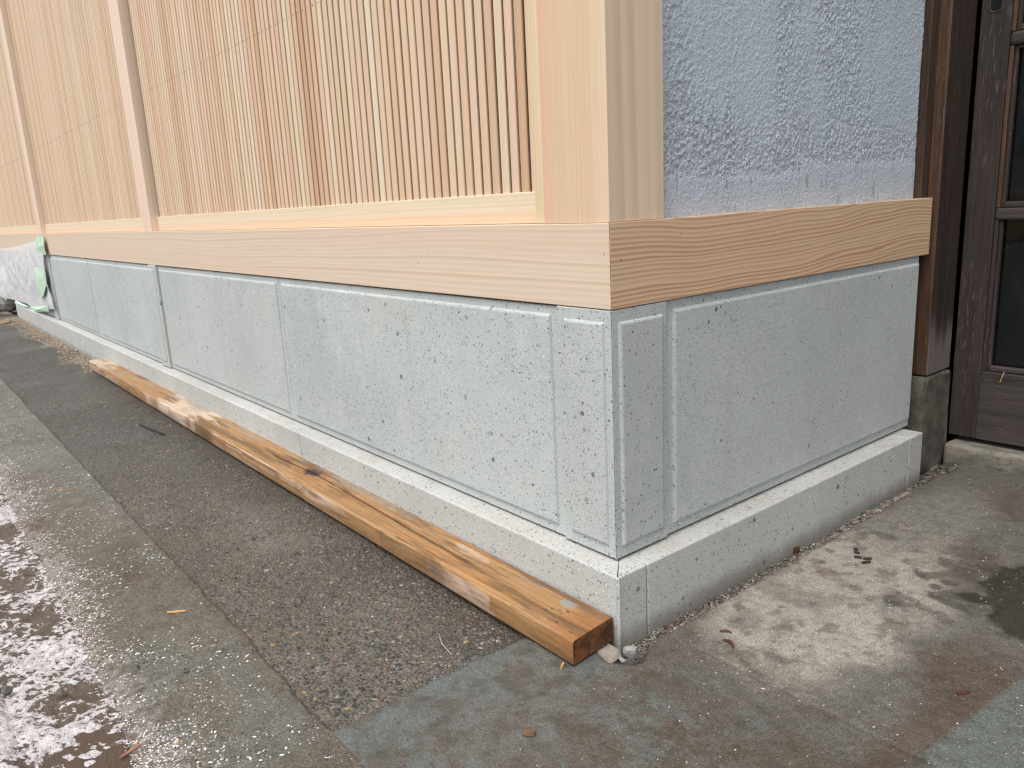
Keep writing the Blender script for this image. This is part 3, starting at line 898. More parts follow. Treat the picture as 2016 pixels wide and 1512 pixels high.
# ------------------------------------------------------------------ LATTICE PANELS
SP = 0.0282
slat_me = None
def make_slat_mesh():
    w2, d = 0.0211, 0.0060
    c = 0.0022
    poly = [(0, c), (c * 0.30, c * 0.30), (c, 0), (w2 - c, 0), (w2 - c * 0.30, c * 0.30), (w2, c), (w2 - 0.0006, d), (0.0006, d)]
    return prism_me('slat', poly, 0, ZT - 0.742)
slat_me = make_slat_mesh()
nail_bm = None
def lattice(x_left, x_right, label, stile):
    e = empty('lattice_panel', ((x_left + x_right) / 2, 0.077, 0.6902), label, 'lattice', 'cedar lattice panels on the sill')
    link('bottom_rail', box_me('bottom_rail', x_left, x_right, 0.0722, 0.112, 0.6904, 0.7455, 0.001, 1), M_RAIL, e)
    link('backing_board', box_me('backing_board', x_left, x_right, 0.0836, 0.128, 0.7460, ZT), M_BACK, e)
    xr = x_right - 0.0045
    if stile:
        link('stile', box_me('stile', x_right + 0.0005, x_right + 0.036, 0.0610, 0.115, 0.6904, ZT, 0.001, 1), M_RAIL_V, e)
    holes = []
    x = xr - 0.0211
    while x > x_left + 0.002:
        o = link('slat', slat_me, M_SLAT, e, (x, 0.0770, 0.7440))
        o.rotation_euler = (random.uniform(-.0003, .0003), random.uniform(-.0006, .0006), random.uniform(-.02, .02))
        o.location.y += random.uniform(-0.0003, 0.0005)
        holes.append(x + 0.0096 + random.uniform(-0.0012, 0.0012))
        x -= SP
    bm = bmesh.new()
    for hx in holes:                                            # one small nail head per slat
        zc = 1.2155 + random.uniform(-0.0008, 0.0008)
        rr = 0.0014
        ring = [bm.verts.new((hx + rr * math.cos(k * 1.0472), 0.0764, zc + rr * 1.2 * math.sin(k * 1.0472))) for k in range(6)]
        rin = [bm.verts.new((v.co.x, 0.0772, v.co.z)) for v in ring]
        bm.faces.new(ring)
        for k in range(6):
            bm.faces.new((ring[k], ring[(k + 1) % 6], rin[(k + 1) % 6], rin[k]))
    me = bpy.data.meshes.new('nail_heads')
    bm.to_mesh(me)
    bm.free()
    stuff(link('nail_heads', me, M_NAIL, e))
M_NAIL = flat_mat('dark_nail', (0.02, 0.012, 0.01), 0.7, 0.2)
M_RAIL_V = wood_mat('stile_wood', 'z', (0.63, 0.51, 0.33), (0.58, 0.42, 0.24), (0.5, 0.34, 0.18), freq=140, wob=0.4, along=0.4, contrast=0.5, across_noise=4)
lattice(-2.6030, -0.2385, 'nearest cedar slat lattice panel, reaching the corner post', True)
lattice(-5.2290, -2.7400, 'middle cedar slat lattice panel between the two mullions', False)
lattice(-8.2000, -5.3710, 'farthest cedar slat lattice panel at the left edge, above the plastic sheet', False)

# ------------------------------------------------------------------ PLASTER WALL
def plaster():
    ny, nz = 560, 400
    ys_ = np.linspace(0.160, 1.128, ny)
    zs_ = np.concatenate([np.linspace(0.686, 1.20, 340), np.linspace(1.21, ZT, 60)])
    Y, Z = np.meshgrid(ys_, zs_, indexing='ij')
    wy = Y + 0.004 * (fbm(Y, Z, 60, 2, 81) - 0.5)
    coarse = fbm(wy * 1.2, Z, 260, 2, 82, 0.6)
    blobs = sst(0.40, 0.68, fbm(wy * 1.2, Z * 0.95, 165, 2, 83))
    # vertical drifts of heavier roughcast
    amt = sst(0.40, 0.66, fbm(Y * 3.2, Z * 0.45, 5, 4, 84)) * 0.75 + 0.30
    low = np.exp(-((Z - 0.80) / 0.055) ** 2)
    amt = np.clip(amt + 0.55 * low, 0, 1.2)
    band = sst(0.765, 0.745, Z + 0.012 * (fbm(Y, Z * 0, 9, 3, 85) - 0.5) - 0.02 * (Y > 0.62))
    amt = amt * (1 - 0.72 * band)
    h = 0.0023 * amt * (0.45 * coarse + 0.60 * blobs - 0.45) + 0.0009 * fbm(Y, Z, 230, 2, 86) + 0.003 * (fbm(Y, Z, 6, 3, 87) - 0.5)
    h = h + 0.0015 * band
    x = -0.0670 + h
    wob = 0.004 * (fbm(Y * 0, Z, 12, 3, 88) - 0.5)
    edge = sst(1.10, 1.128, Y)
    x = x - 0.012 * edge ** 3
    Yw = Y + wob * sst(1.0, 1.128, Y)
    pit = sst(0.46, 0.30, 0.6 * coarse + 0.4 * blobs) * np.clip(amt, 0, 1)
    dirt_shade = pit * sst(0.46, 0.62, fbm(Y * 1.5, Z * 0.9, 9, 4, 89) + 0.25 * low - 0.02)  # patchy dirt that also paints the tiny shadows in the pits
    dirt_shade = np.clip(dirt_shade + sst(0.705, 0.690, Z + 0.008 * fbm(Y, Z, 40, 3, 90)) * sst(0.45, 0.6, fbm(Y, Z, 40, 3, 91)) * 0.7, 0, 1)
    c = np.ones(Y.shape + (3,)) * np.array((0.455, 0.505, 0.560))
    c = mixc(c, (0.48, 0.525, 0.575), sst(0.45, 0.65, fbm(Y * 2, Z * 0.7, 6, 3, 92)) * 0.6)
    c = mixc(c, (0.48, 0.515, 0.565), band * 0.7)
    c = mixc(c, (0.17, 0.155, 0.15), dirt_shade * 0.32)
    drip = sst(0.72, 0.80, fbm(Y * 6, Z * 1.3, 18, 3, 93)) * band
    c = mixc(c, (0.17, 0.13, 0.11), drip * 0.5)
    col = np.concatenate([c, np.clip(amt, 0, 0.8)[..., None]], -1).reshape(-1, 4)
    V = np.stack([x, Yw, Z], -1).reshape(-1, 3)
    I = np.arange(ny * nz).reshape(ny, nz)
    F = np.stack([I[:-1, :-1], I[1:, :-1], I[1:, 1:], I[:-1, 1:]], -1).reshape(-1, 4)
    ring = np.concatenate([I[:, 0], I[-1, 1:], I[-2::-1, -1], I[0, -2:0:-1]])
    base = len(V)
    sk = V[ring].copy()
    sk[:, 0] = -0.13
    V = np.concatenate([V, sk])
    col = np.concatenate([col, col[ring]])
    n = len(ring)
    F = np.concatenate([F, np.stack([base + np.arange(n), base + np.roll(np.arange(n), -1), np.roll(ring, -1), ring], -1)])
    me = fast_mesh('plaster_wall', V, F, col)
    smooth(me)
    b = NB('roughcast_plaster')
    n1 = b.noise(b.obj(), 420, 3, 0.65)
    at = b.attr()
    po = b.vm('ADD', b.map(b.obj(), (1, 1.15, 0.9)), b.vm('SCALE', b.vm('SUBTRACT', b.noise(b.obj(), 200, 2, col=True), (0.5, 0.5, 0.5)), 0.006))
    va = b.vor(po, 265)
    gr = b.noise(b.obj(), 260, 2, 0.55)
    big_ = b.ma('GREATER_THAN', b.sep(va.outputs['Color'])[0], 0.35)
    gran = b.ma('ADD', b.ma('MULTIPLY', b.ss(va.outputs['Distance'], 0.62, 0.10), b.ma('ADD', 0.35, b.ma('MULTIPLY', big_, 0.75))), b.ma('MULTIPLY', gr, 0.4))
    hh = b.ma('ADD', b.ma('MULTIPLY', gran, b.ma('ADD', 0.25, at.outputs['Alpha'])), b.ma('MULTIPLY', n1, 0.35))
    c = b.mix(b.ma('MULTIPLY', b.ss(n1, 0.35, 0.65), 0.25), at.outputs['Color'], (0.53, 0.57, 0.63))
    c = b.mix(b.ma('MULTIPLY', b.ma('MULTIPLY', b.ss(va.outputs['Distance'], 0.55, 0.80), at.outputs['Alpha']), 0.25), c, (0.22, 0.22, 0.23))
    b.fin(c, 0.9, b.bump(hh, 0.75, 0.0019), spec=0.15)
    return tag(link('plaster_wall', me, b.m), 'blue-grey roughcast plaster wall above the orange side board', 'plaster wall')
plaster()
# solid core of the house behind plaster, lattice and plinth
b = NB('wall_core')
b.fin((0.05, 0.045, 0.04), 0.9)
for x0, x1, y0, y1 in ((-9.0, -0.1312, 0.1360, 0.30), (-0.30, -0.1312, 0.302, 1.30)):
    me = box_me('wall_core', x0, x1, y0, y1, -0.03, ZT)
    struct(link('wall_core', me, b.m))

# ------------------------------------------------------------------ OLD ENTRANCE: jamb, post, footing, threshold, sliding door
tag(link('jamb_board', box_me('jamb_board', -0.13, -0.0560, 1.1290, 1.1665, 0.6885, ZT, 0.0015, 2), M_JAMB),
    'brown weathered jamb strip between the plaster and the dark old post', 'door jamb')
me = box_me('door_post', -0.13, -0.0300, 1.1685, 1.3030, 0.247, ZT, 0.0030, 2)
o = link('door_post', me, M_OLD_POST)
o.data.materials.append(M_OLD_EDGE)
for p in o.data.polygons:
    if p.normal.y < -0.4:
        p.material_index = 1
tag(o, 'dark old timber post with a greyed foot, standing on the mossy stone block', 'post')
# footing stone
bm = bmesh.new()
v = box_bm(bm, -0.16, -0.0215, 1.150, 1.306, -0.03, 0.2435)
for q in v[4:]:
    q.co.x = -0.025 if q.co.x > -0.1 else q.co.x
    if q.co.y < 1.2:
        q.co.y += 0.008
bmesh.ops.bevel(bm, geom=list(bm.edges), offset=0.010, segments=3, affect='EDGES', profile=0.5)
bmesh.ops.subdivide_edges(bm, edges=list(bm.edges), cuts=6, use_grid_fill=True)
for q in bm.verts:
    q.co.x += random.uniform(-.0012, .0012)
    q.co.z += random.uniform(-.0008, .0008)
me = bpy.data.meshes.new('post_footing')
bm.to_mesh(me)
bm.free()
smooth(me)
b = NB('mossy_stone')
n1 = b.noise(b.obj(), 26, 5, 0.7)
n2 = b.noise(b.obj(), 160, 4, 0.7)
c = b.mix(b.ss(n1, 0.35, 0.65), (0.055, 0.048, 0.040), (0.105, 0.092, 0.072))
c = b.mix(b.ma('MULTIPLY', b.ss(n2, 0.5, 0.75), 0.4), c, (0.16, 0.14, 0.11))
b.fin(c, 0.85, b.bump(n2, 0.6, 0.003), spec=0.3)
tag(link('post_footing', me, b.m), 'dark mossy footing stone under the old door post', 'footing stone')
# threshold
bm = bmesh.new()
box_bm(bm, -0.018, 1.30, 1.268, 1.42, -0.03, 0.0510)
bmesh.ops.bevel(bm, geom=list(bm.edges), offset=0.012, segments=3, affect='EDGES', profile=0.5)
for cut in range(4):
    es = [e for e in bm.edges if e.calc_length() > 0.03]
    bmesh.ops.subdivide_edges(bm, edges=es, cuts=1, use_grid_fill=True)
for q in bm.verts:
    nz = float(fbm(np.array([q.co.x * 1.0]), np.array([q.co.y + q.co.z * 2]), 24, 4, 95)[0]) - 0.5
    q.co.z += 0.006 * nz
    q.co.y += 0.010 * nz
me = bpy.data.meshes.new('stone_threshold')
bm.to_mesh(me)
bm.free()
smooth(me)
b = NB('worn_threshold')
p = b.map(b.obj(), (1, 2.2, 2.2))
n1 = b.noise(p, 16, 5, 0.7)
n2 = b.noise(b.obj(), 210, 4, 0.7)
c = b.mix(b.ss(n1, 0.38, 0.62), (0.20, 0.18, 0.145), (0.11, 0.105, 0.088))
c = b.mix(b.ma('MULTIPLY', b.ss(b.noise(p, 40, 4, 0.7), 0.55, 0.68), 0.6), c, (0.055, 0.058, 0.052))
c = b.mix(b.ma('MULTIPLY', b.ss(n2, 0.5, 0.72), 0.35), c, (0.34, 0.30, 0.24))
b.fin(c, 0.85, b.bump(n2, 0.5, 0.002), spec=0.25)
tag(link('stone_threshold', me, b.m), 'worn grey-brown stone threshold under the dark sliding door', 'threshold')

door = empty('sliding_door', (0.4, 1.33, 0.062), 'old dark brown glazed sliding door beside the weathered post', 'door')
YF = 1.3100
def dpart(name, x0, x1, z0, z1, y0=YF, y1=YF + 0.032, mat=M_OLD, bev=0.0015):
    return link(name, box_me(name, x0, x1, y0, y1, z0, z1, bev, 2), mat, door)
DX1 = 0.92
dpart('stile', -0.0235, 0.0425, 0.0640, 2.05)
dpart('stile', DX1 - 0.066, DX1, 0.0640, 2.05)
dpart('bottom_rail', 0.0430, DX1 - 0.0665, 0.0640, 0.2450, mat=M_DOORH)
dpart('middle_rail', 0.0430, DX1 - 0.0665, 0.6270, 0.6560, YF + 0.004, YF + 0.030, mat=M_DOORH, bev=0.004)
dpart('upper_rail', 0.0430, DX1 - 0.0665, 1.0300, 1.0600, YF + 0.002, YF + 0.030, mat=M_DOORH, bev=0.006)
dpart('top_rail', 0.0430, DX1 - 0.0665, 1.9600, 2.05, mat=M_DOORH)
for z0, z1 in ((0.2460, 0.6265), (0.6565, 1.0295), (1.0605, 1.9595)):
    # stepped glazing bead, then the pane
    dpart('glazing_bead', 0.0430, 0.0520, z0, z1, YF + 0.005, YF + 0.026, M_OLD_EDGE if z0 > 0.6 else M_OLD, 0.002)
    dpart('glazing_bead', 0.0522, 0.0600, z0, z1, YF + 0.012, YF + 0.026, M_OLD, 0.002)
    dpart('glazing_bead', 0.0602, DX1 - 0.0665, z0, z0 + 0.014, YF + 0.007, YF + 0.026, M_DOORH, 0.003)
    if z1 > 0.65:
        dpart('glazing_bead', 0.0602, DX1 - 0.0665, z1 - 0.008, z1, YF + 0.010, YF + 0.026, M_DOORH, 0.002)
b = NB('dusty_dimmed_glass')
o_ = b.obj()
v = b.vor(o_, 170)
q = b.sep(v.outputs['Color'])
sp = b.ma('MULTIPLY', b.ss(b.ma('DIVIDE', v.outputs['Distance'], b.ma('ADD', 0.03, b.ma('MULTIPLY', q[1], 0.16))), 1.0, 0.6), b.ma('GREATER_THAN', q[0], 0.62))
film = b.ss(b.noise(b.map(o_, (1, 1, 0.6)), 9, 4, 0.65), 0.35, 0.8)
tr = b.n('ShaderNodeBsdfTransparent')
b.put(tr.inputs[0], (0.42, 0.47, 0.46))  # tint darkened to put the dimness of the room into the glass
gl = b.n('ShaderNodeBsdfGlossy')
b.put(gl.inputs['Roughness'], 0.04)
df = b.n('ShaderNodeBsdfDiffuse')
b.put(df.inputs[0], (0.30, 0.29, 0.27))
fr = b.n('ShaderNodeFresnel')
m1 = b.n('ShaderNodeMixShader')
b.put(m1.inputs[0], fr.outputs[0])
b.t.links.new(tr.outputs[0], m1.inputs[1])
b.t.links.new(gl.outputs[0], m1.inputs[2])
m2 = b.n('ShaderNodeMixShader')
b.put(m2.inputs[0], b.ma('ADD', b.ma('MULTIPLY', sp, 0.6), b.ma('MULTIPLY', film, 0.03)))
b.t.links.new(m1.outputs[0], m2.inputs[1])
b.t.links.new(df.outputs[0], m2.inputs[2])
b.t.links.new(m2.outputs[0], b.out.inputs['Surface'])
M_GLASS = b.m
for z0, z1 in ((0.2605, 0.626), (0.671, 1.021), (1.075, 1.951)):
    link('glass_pane', box_me('glass_pane', 0.0560, DX1 - 0.0665, YF + 0.0262, YF + 0.0292, z0 - 0.010, z1 + 0.006), M_GLASS, door)
# finger pull: rounded recess with a rim
def pull():
    bm = bmesh.new()
    cx, cz, hw, hh = 0.0085, 1.150, 0.0150, 0.040
    def loop(w_, h_, rr, y):
        out = []
        for (sx, sz, a0) in ((1, 1, 0), (-1, 1, 90), (-1, -1, 180), (1, -1, 270)):
            for k in range(5):
                a = math.radians(a0 + 22.5 * k)
                out.append(bm.verts.new((cx + sx * (w_ - rr) + rr * math.cos(a), y, cz + sz * (h_ - rr) + rr * math.sin(a))))
        return out
    L = [loop(hw, hh, 0.009, YF - 0.0002), loop(hw - 0.0005, hh - 0.0005, 0.009, YF - 0.0018), loop(hw - 0.0025, hh - 0.0025, 0.008, YF - 0.0018), loop(hw - 0.003, hh - 0.003, 0.008, YF - 0.0004)]
    for a, c in zip(L[:-1], L[1:]):
        n = len(a)
        for i in range(n):
            bm.faces.new((a[i], a[(i + 1) % n], c[(i + 1) % n], c[i]))
    me = bpy.data.meshes.new('finger_pull')
    f = bm.faces.new(L[-1])
    f.material_index = 1
    bmesh.ops.recalc_face_normals(bm, faces=bm.faces)
    bm.to_mesh(me)
    bm.free()
    me.materials.append(flat_mat('tarnished_pull', (0.055, 0.052, 0.05), 0.5, 0.5))
    me.materials.append(M_BLACK)
    link('finger_pull', me, None, door)
pull()
# room behind the door
bm = bmesh.new()
box_bm(bm, -0.32, 1.4, 1.3460, 2.4, -0.02, 2.7)
front = [f for f in bm.faces if abs(f.calc_center_median().y - 1.346) < 1e-4]
bmesh.ops.delete(bm, geom=front, context='FACES')
me = bpy.data.meshes.new('dark_room')
bm.to_mesh(me)
bm.free()
struct(link('dark_room', me, M_BLACK))
for nm, x0, x1, z0, z1 in (('door_lintel', -0.13, 1.4, 2.052, ZT), ('door_side_wall', DX1 + 0.004, 1.4, 0.052, 2.05)):
    struct(link(nm, box_me(nm, x0, x1, 1.305, 1.345, z0, z1), M_OLD))
# things leaning inside, seen through the lower pane
def tube(name, pts, rad, mat, sides=8):
    bm = bmesh.new()
    prev = None
    for i, p in enumerate(pts):
        p = Vector(p)
        d = (Vector(pts[min(i + 1, len(pts) - 1)]) - Vector(pts[max(i - 1, 0)])).normalized()
        a = d.orthogonal().normalized()
        c = d.cross(a)
        rr = rad[i] if isinstance(rad, (list, tuple)) else rad
        ring = [bm.verts.new(p + (a * math.cos(6.2832 * k / sides) + c * math.sin(6.2832 * k / sides)) * rr) for k in range(sides)]
        if prev:
            for k in range(sides):
                bm.faces.new((prev[k], prev[(k + 1) % sides], ring[(k + 1) % sides], ring[k]))
        else:
            bm.faces.new(ring[::-1])
        prev = ring
    bm.faces.new(prev)
    bmesh.ops.recalc_face_normals(bm, faces=bm.faces)
    me = bpy.data.meshes.new(name)
    bm.to_mesh(me)
    bm.free()
    smooth(me)
    return link(name, me, mat)
M_BAMBOO = flat_mat('dull_bamboo', (0.10, 0.075, 0.05), 0.6, 0.3, 0.3)
tag(tube('leaning_pole', [(0.152, 1.405, 0.02), (0.115, 1.40, 0.30), (0.062, 1.395, 0.58), (0.03, 1.39, 0.76)], 0.011, M_BAMBOO),
    'dull brown pole leaning behind the dusty lower door pane', 'pole')

# ------------------------------------------------------------------ THE PLANK ON THE GROUND
def plank():
    L = 3.665
    nst = 1300
    t = np.linspace(0, 1, nst)
    W_, H_ = 0.1005, 0.0420
    nt, nsd = 104, 16
    prof = []                                                   # (across 0..W, height 0..H), closed loop
    for k in range(nsd):
        prof.append((0.0, H_ * k / nsd))
    for k in range(nt):
        prof.append((W_ * k / nt, H_))
    for k in range(nsd):
        prof.append((W_, H_ * (1 - k / nsd)))
    prof.append((W_, 0.0))
    prof.append((W_ * 0.5, 0.0))
    prof = np.array(prof)
    npf = len(prof)
    A = np.tile(prof[:, 0], (nst, 1))
    Hh = np.tile(prof[:, 1], (nst, 1))
    T = np.repeat(t[:, None], npf, 1)
    Lx = T * L                                                  # 0 at the near end
    top = Hh > H_ - 1e-6
    front = A < 1e-6
    # rounded, worn arrises
    e = 0.0035
    for ea, eh in ((0.0, H_), (W_, H_)):
        d = np.sqrt((A - ea) ** 2 + (Hh - eh) ** 2)
        pull_ = np.clip(1 - d / e, 0, 1) ** 1.5 * e * (0.25 + 0.5 * fbm(Lx, A * 0 + ea, 14, 3, 101))
        A = A + np.where(ea < 0.01, pull_, -pull_) * 0.7
        Hh = Hh - pull_ * 0.7
    # drying crack: (distance from near end, across from the front edge)
    ck = np.array([(0.285, 0.047), (0.386, 0.048), (0.478, 0.0485), (0.58, 0.050), (0.753, 0.055), (1.004, 0.0615), (1.091, 0.0615), (1.291, 0.0505), (1.488, 0.054), (1.60, 0.058)])
    cy = np.interp(Lx, ck[:, 0], ck[:, 1]) + 0.0012 * (fbm(Lx, Lx * 0, 40, 3, 102) - 0.5)
    wid = 0.0042 * sst(0.27, 0.36, Lx) * sst(1.60, 1.2, Lx) * (0.6 + 0.8 * fbm(Lx, Lx * 0, 9, 2, 103))
    inck = sst(wid * 1.0 + 1e-5, wid * 0.35, np.abs(A - cy)) * top * (wid > 1e-4)
    Hh = Hh - 0.009 * inck
    # knots: (along, across)
    knots = [(1.085, 0.064, 0.030, 0.97), (2.12, 0.030, 0.02, 0.25)]
    grain = fbm(Lx * 1.6, A * 150, 1, 4, 104)
    Hh = Hh + np.where(top, 0.0005 * (grain - 0.5), 0)
    # ---- colour
    u = A / W_
    side = front
    gl_ = fbm(Lx * 0.8, (A + Hh * 0.7) * 95, 1, 3, 105)
    ringv = 0.5 + 0.5 * np.sin(((A + Hh * 0.6) * 420 + 7 * fbm(Lx, A, 1.6, 2, 106)) * 1.0)
    c = np.ones(A.shape + (3,)) * np.array((0.36, 0.185, 0.068))
    c = mixc(c, (0.40, 0.235, 0.105), sst(0.40, 0.65, gl_) * 0.7)
    c = mixc(c, (0.24, 0.115, 0.04), ringv ** 2 * 0.5)
    c = mixc(c, (0.29, 0.19, 0.095), sst(0.2, 0.6, fbm(Lx * 1.3, u * 2.0, 2.0, 4, 107)) * 0.35)
    # pale sawdust/cement dust zone and pale far end
    pn = fbm(Lx, A * 6, 9, 4, 108) - 0.5
    pz = sst(1.86, 1.98, Lx + 0.4 * pn + 0.5 * (A - 0.05)) * sst(2.44, 2.30, Lx + 0.4 * pn - 0.6 * (A - 0.05))
    pz = np.maximum(pz, sst(3.25, 3.42, Lx + 0.5 * pn) * 0.9)
    c = mixc(c, (0.52, 0.43, 0.34), pz * np.where(top, 0.85, 0.5))
    # sawn orange zones further on, grey mud smears
    gm = sst(0.50, 0.60, fbm(Lx * 2.2, A * 18, 1.8, 5, 109, 0.62)) * sst(0.35, 0.9, u + 0.5 * (Lx > 2.3)) * sst(0.5, 1.2, Lx)
    c = mixc(c, (0.27, 0.235, 0.185), gm * top * 0.8)
    gm2 = sst(0.60, 0.66, fbm(Lx * 9, A * 40, 1.2, 4, 110)) * sst(0.60, 0.95, u) * top
    c = mixc(c, (0.25, 0.23, 0.19), gm2 * 0.8)
    def spl(x, y, a, b_, s):
        d = np.sqrt(((Lx - x) / a) ** 2 + ((A - y) / b_) ** 2) + 0.9 * (fbm(Lx, A, 90, 3, s) - 0.5)
        return sst(1.02, 0.92, d) * top
    c = mixc(c, (0.255, 0.245, 0.21), np.maximum.reduce([spl(0.084, 0.080, 0.022, 0.014, 1), spl(0.120, 0.094, 0.012, 0.006, 2), spl(0.030, 0.097, 0.02, 0.005, 3), spl(0.048, 0.078, 0.008, 0.005, 4)]) * 0.95)
    c = mixc(c, (0.55, 0.46, 0.37), spl(0.38, 0.075, 0.06, 0.012, 5) * 0.35)
    # white cement splashes low on the front face
    ws = sst(0.56, 0.63, fbm(Lx * 1.0, Hh * 26, 7.0, 4, 111)) * front * sst(0.5, 0.62, fbm(Lx, Lx * 0, 1.6, 2, 112) + 0.10)
    ws2 = front * np.maximum(sst(1.05, 0.85, np.abs(Lx - 0.36) / 0.075 + 0.8 * (fbm(Lx, Hh * 1.5, 40, 3, 113) - 0.5)), sst(1.05, 0.85, np.abs(Lx - 0.26) / 0.05 + 0.9 * (fbm(Lx, Hh * 1.5, 40, 3, 114) - 0.5))) * sst(0.040, 0.034, Hh)
    c = mixc(c, (0.56, 0.43, 0.34), np.maximum(ws, ws2) * 0.75)
    c = mixc(c, (0.60, 0.47, 0.38), front * sst(1.75, 1.95, Lx + 0.5 * pn) * sst(2.75, 2.4, Lx + pn) * 0.8)
    for (kx, ky, kr, ks) in knots:
        d = np.sqrt(((Lx - kx) / (kr * 1.6)) ** 2 + ((A - ky) / kr) ** 2) + 0.8 * (fbm(Lx, A, 60, 3, 115) - 0.5)
        c = mixc(c, (0.035, 0.022, 0.015), sst(1.0, 0.5, d) * ks * top)
        c = mixc(c, (0.30, 0.14, 0.045), sst(2.0, 1.2, d) * sst(0.8, 1.1, d) * ks * top * 0.8)
    # near-end swirl, nail holes and grime
    c = mixc(c, (0.28, 0.105, 0.03), sst(0.10, 0.0, Lx + 0.06 * (fbm(Lx, A, 30, 3, 118) - 0.5)) * 0.75)
    c = mixc(c, (0.13, 0.07, 0.03), sst(0.52, 0.66, fbm(Lx * 1.5, A * 14, 2.6, 5, 119, 0.6)) * (1 - pz) * 0.75)
    c = mixc(c, (0.16, 0.09, 0.045), np.where(front, sst(0.030, 0.0, Hh + 0.02 * (fbm(Lx, Lx * 0, 9, 4, 120) - 0.5)), 0) * 0.45)
    for (hx, hy, hr) in ((0.103, 0.036, 0.0030), (0.083, 0.052, 0.0026), (0.097, 0.046, 0.0024), (0.060, 0.022, 0.0026), (0.073, 0.046, 0.0022), (0.022, 0.018, 0.0022), (0.068, 0.058, 0.003)):
        d = np.sqrt((Lx - hx) ** 2 + (A - hy) ** 2) / hr
        c = mixc(c, (0.03, 0.018, 0.012), sst(1.2, 0.7, d) * top)
        Hh = Hh - np.where(top, 0.003 * sst(1.0, 0.6, d), 0)
    gr_ = sst(0.56, 0.70, fbm(Lx * 9, (A + Hh) * 80, 2.2, 5, 116, 0.65))
    c = mixc(c, (0.10, 0.06, 0.035), gr_ * 0.35 * (1 - pz))
    dk = front * sst(0.62, 0.7, fbm(Lx * 1.1, Hh * 9, 9, 3, 117))
    c = mixc(c, (0.06, 0.035, 0.02), dk * 0.35)
    c = mixc(c, (0.02, 0.012, 0.008), inck * 0.85)
    wet = np.clip(0.55 - 0.5 * pz, 0, 1) * np.ones_like(A)
    # ---- place: near end front corner (0.0016,-0.1057), far end front corner (-3.6387,-0.0805)
    p0 = np.array((0.0010, -0.1052))
    d = np.array((-3.6390, -0.0815)) - p0
    d = d / np.linalg.norm(d)
    nrm = np.array((-d[1], d[0]))
    nrm = nrm if nrm[1] > 0 else -nrm
    skew = 0.10 * A                                             # the near end is cut a little out of square
    Xw = p0[0] + d[0] * (Lx + skew * (1 - T)) + nrm[0] * A
    Yw = p0[1] + d[1] * Lx + nrm[1] * A
    Zw = Hh + 0.003 + 0.004 * (1 - T)
    V = np.stack([Xw, Yw, Zw], -1).reshape(-1, 3)
    col = np.concatenate([c, wet[..., None]], -1).reshape(-1, 4)
    I = np.arange(nst * npf).reshape(nst, npf)
    J = np.roll(I, -1, axis=1)
    F = np.stack([I[:-1], I[1:], J[1:], J[:-1]], -1).reshape(-1, 4)
    me = fast_mesh('timber_plank', V, F, col)
    bm = bmesh.new()
    bm.from_mesh(me)
    bm.verts.ensure_lookup_table()
    near = bm.faces.new([bm.verts[i] for i in I[0]])
    far = bm.faces.new([bm.verts[i] for i in I[-1][::-1]])
    near.material_index = 1
    far.material_index = 1
    bmesh.ops.recalc_face_normals(bm, faces=bm.faces)
    bm.to_mesh(me)
    bm.free()
    smooth(me)
    for p in me.polygons:
        if len(p.vertices) > 4:
            p.use_smooth = False
    b = NB('weathered_plank')
    o = b.obj()
    f = b.noise(b.map(o, (6, 420, 420)), 1, 3, 0.65)
    f2 = b.noise(o, 300, 3, 0.65)
    c = b.attr().outputs['Color']
    c = b.mix(b.ma('MULTIPLY', b.ss(f, 0.52, 0.36), 0.65), c, b.mix(1.0, c, (0.50, 0.42, 0.34), 'MULTIPLY'))
    c = b.mix(b.ma('MULTIPLY', b.ss(f2, 0.55, 0.75), 0.2), c, (0.55, 0.42, 0.28))
    v = b.vor(o, 190)
    q = b.sep(v.outputs['Color'])
    sp = b.ma('MULTIPLY', b.ss(b.ma('DIVIDE', v.outputs['Distance'], b.ma('ADD', 0.04, b.ma('MULTIPLY', q[1], 0.22))), 1.0, 0.7), b.ma('GREATER_THAN', q[0], 0.80))
    c = b.mix(b.ma('MULTIPLY', sp, 0.75), c, b.ramp(q[2], [(0.0, (0.04, 0.025, 0.015)), (0.7, (0.09, 0.06, 0.04)), (0.85, (0.5, 0.42, 0.34)), (1.0, (0.6, 0.55, 0.5))], 'CONSTANT'))
    b.fin(c, b.lin(b.attr().outputs['Alpha'], 0, 1, 0.75, 0.42), b.bump(b.ma('ADD', f, b.ma('MULTIPLY', f2, 0.4)), 0.5, 0.0009), spec=0.4)
    me.materials.append(b.m)
    b = NB('plank_end_grain')
    n1 = b.noise(b.obj(), 40, 4, 0.65)
    s_ = b.sep(b.obj())
    rg = b.ma('FRACT', b.ma('MULTIPLY', b.ma('ADD', s_[1], b.ma('MULTIPLY', s_[2], 1.1)), 190))
    c = b.mix(b.ss(n1, 0.4, 0.6), (0.060, 0.024, 0.009), (0.20, 0.075, 0.018))
    c = b.mix(b.ma('MULTIPLY', b.ss(rg, 0.5, 0.9), 0.45), c, (0.05, 0.022, 0.01))
    b.fin(c, 0.35, b.bump(n1, 0.4, 0.002), spec=0.5)
    me.materials.append(b.m)
    return tag(link('timber_plank', me, None), 'long wet orange-brown timber plank lying on the paving along the kerb', 'plank')
plank()

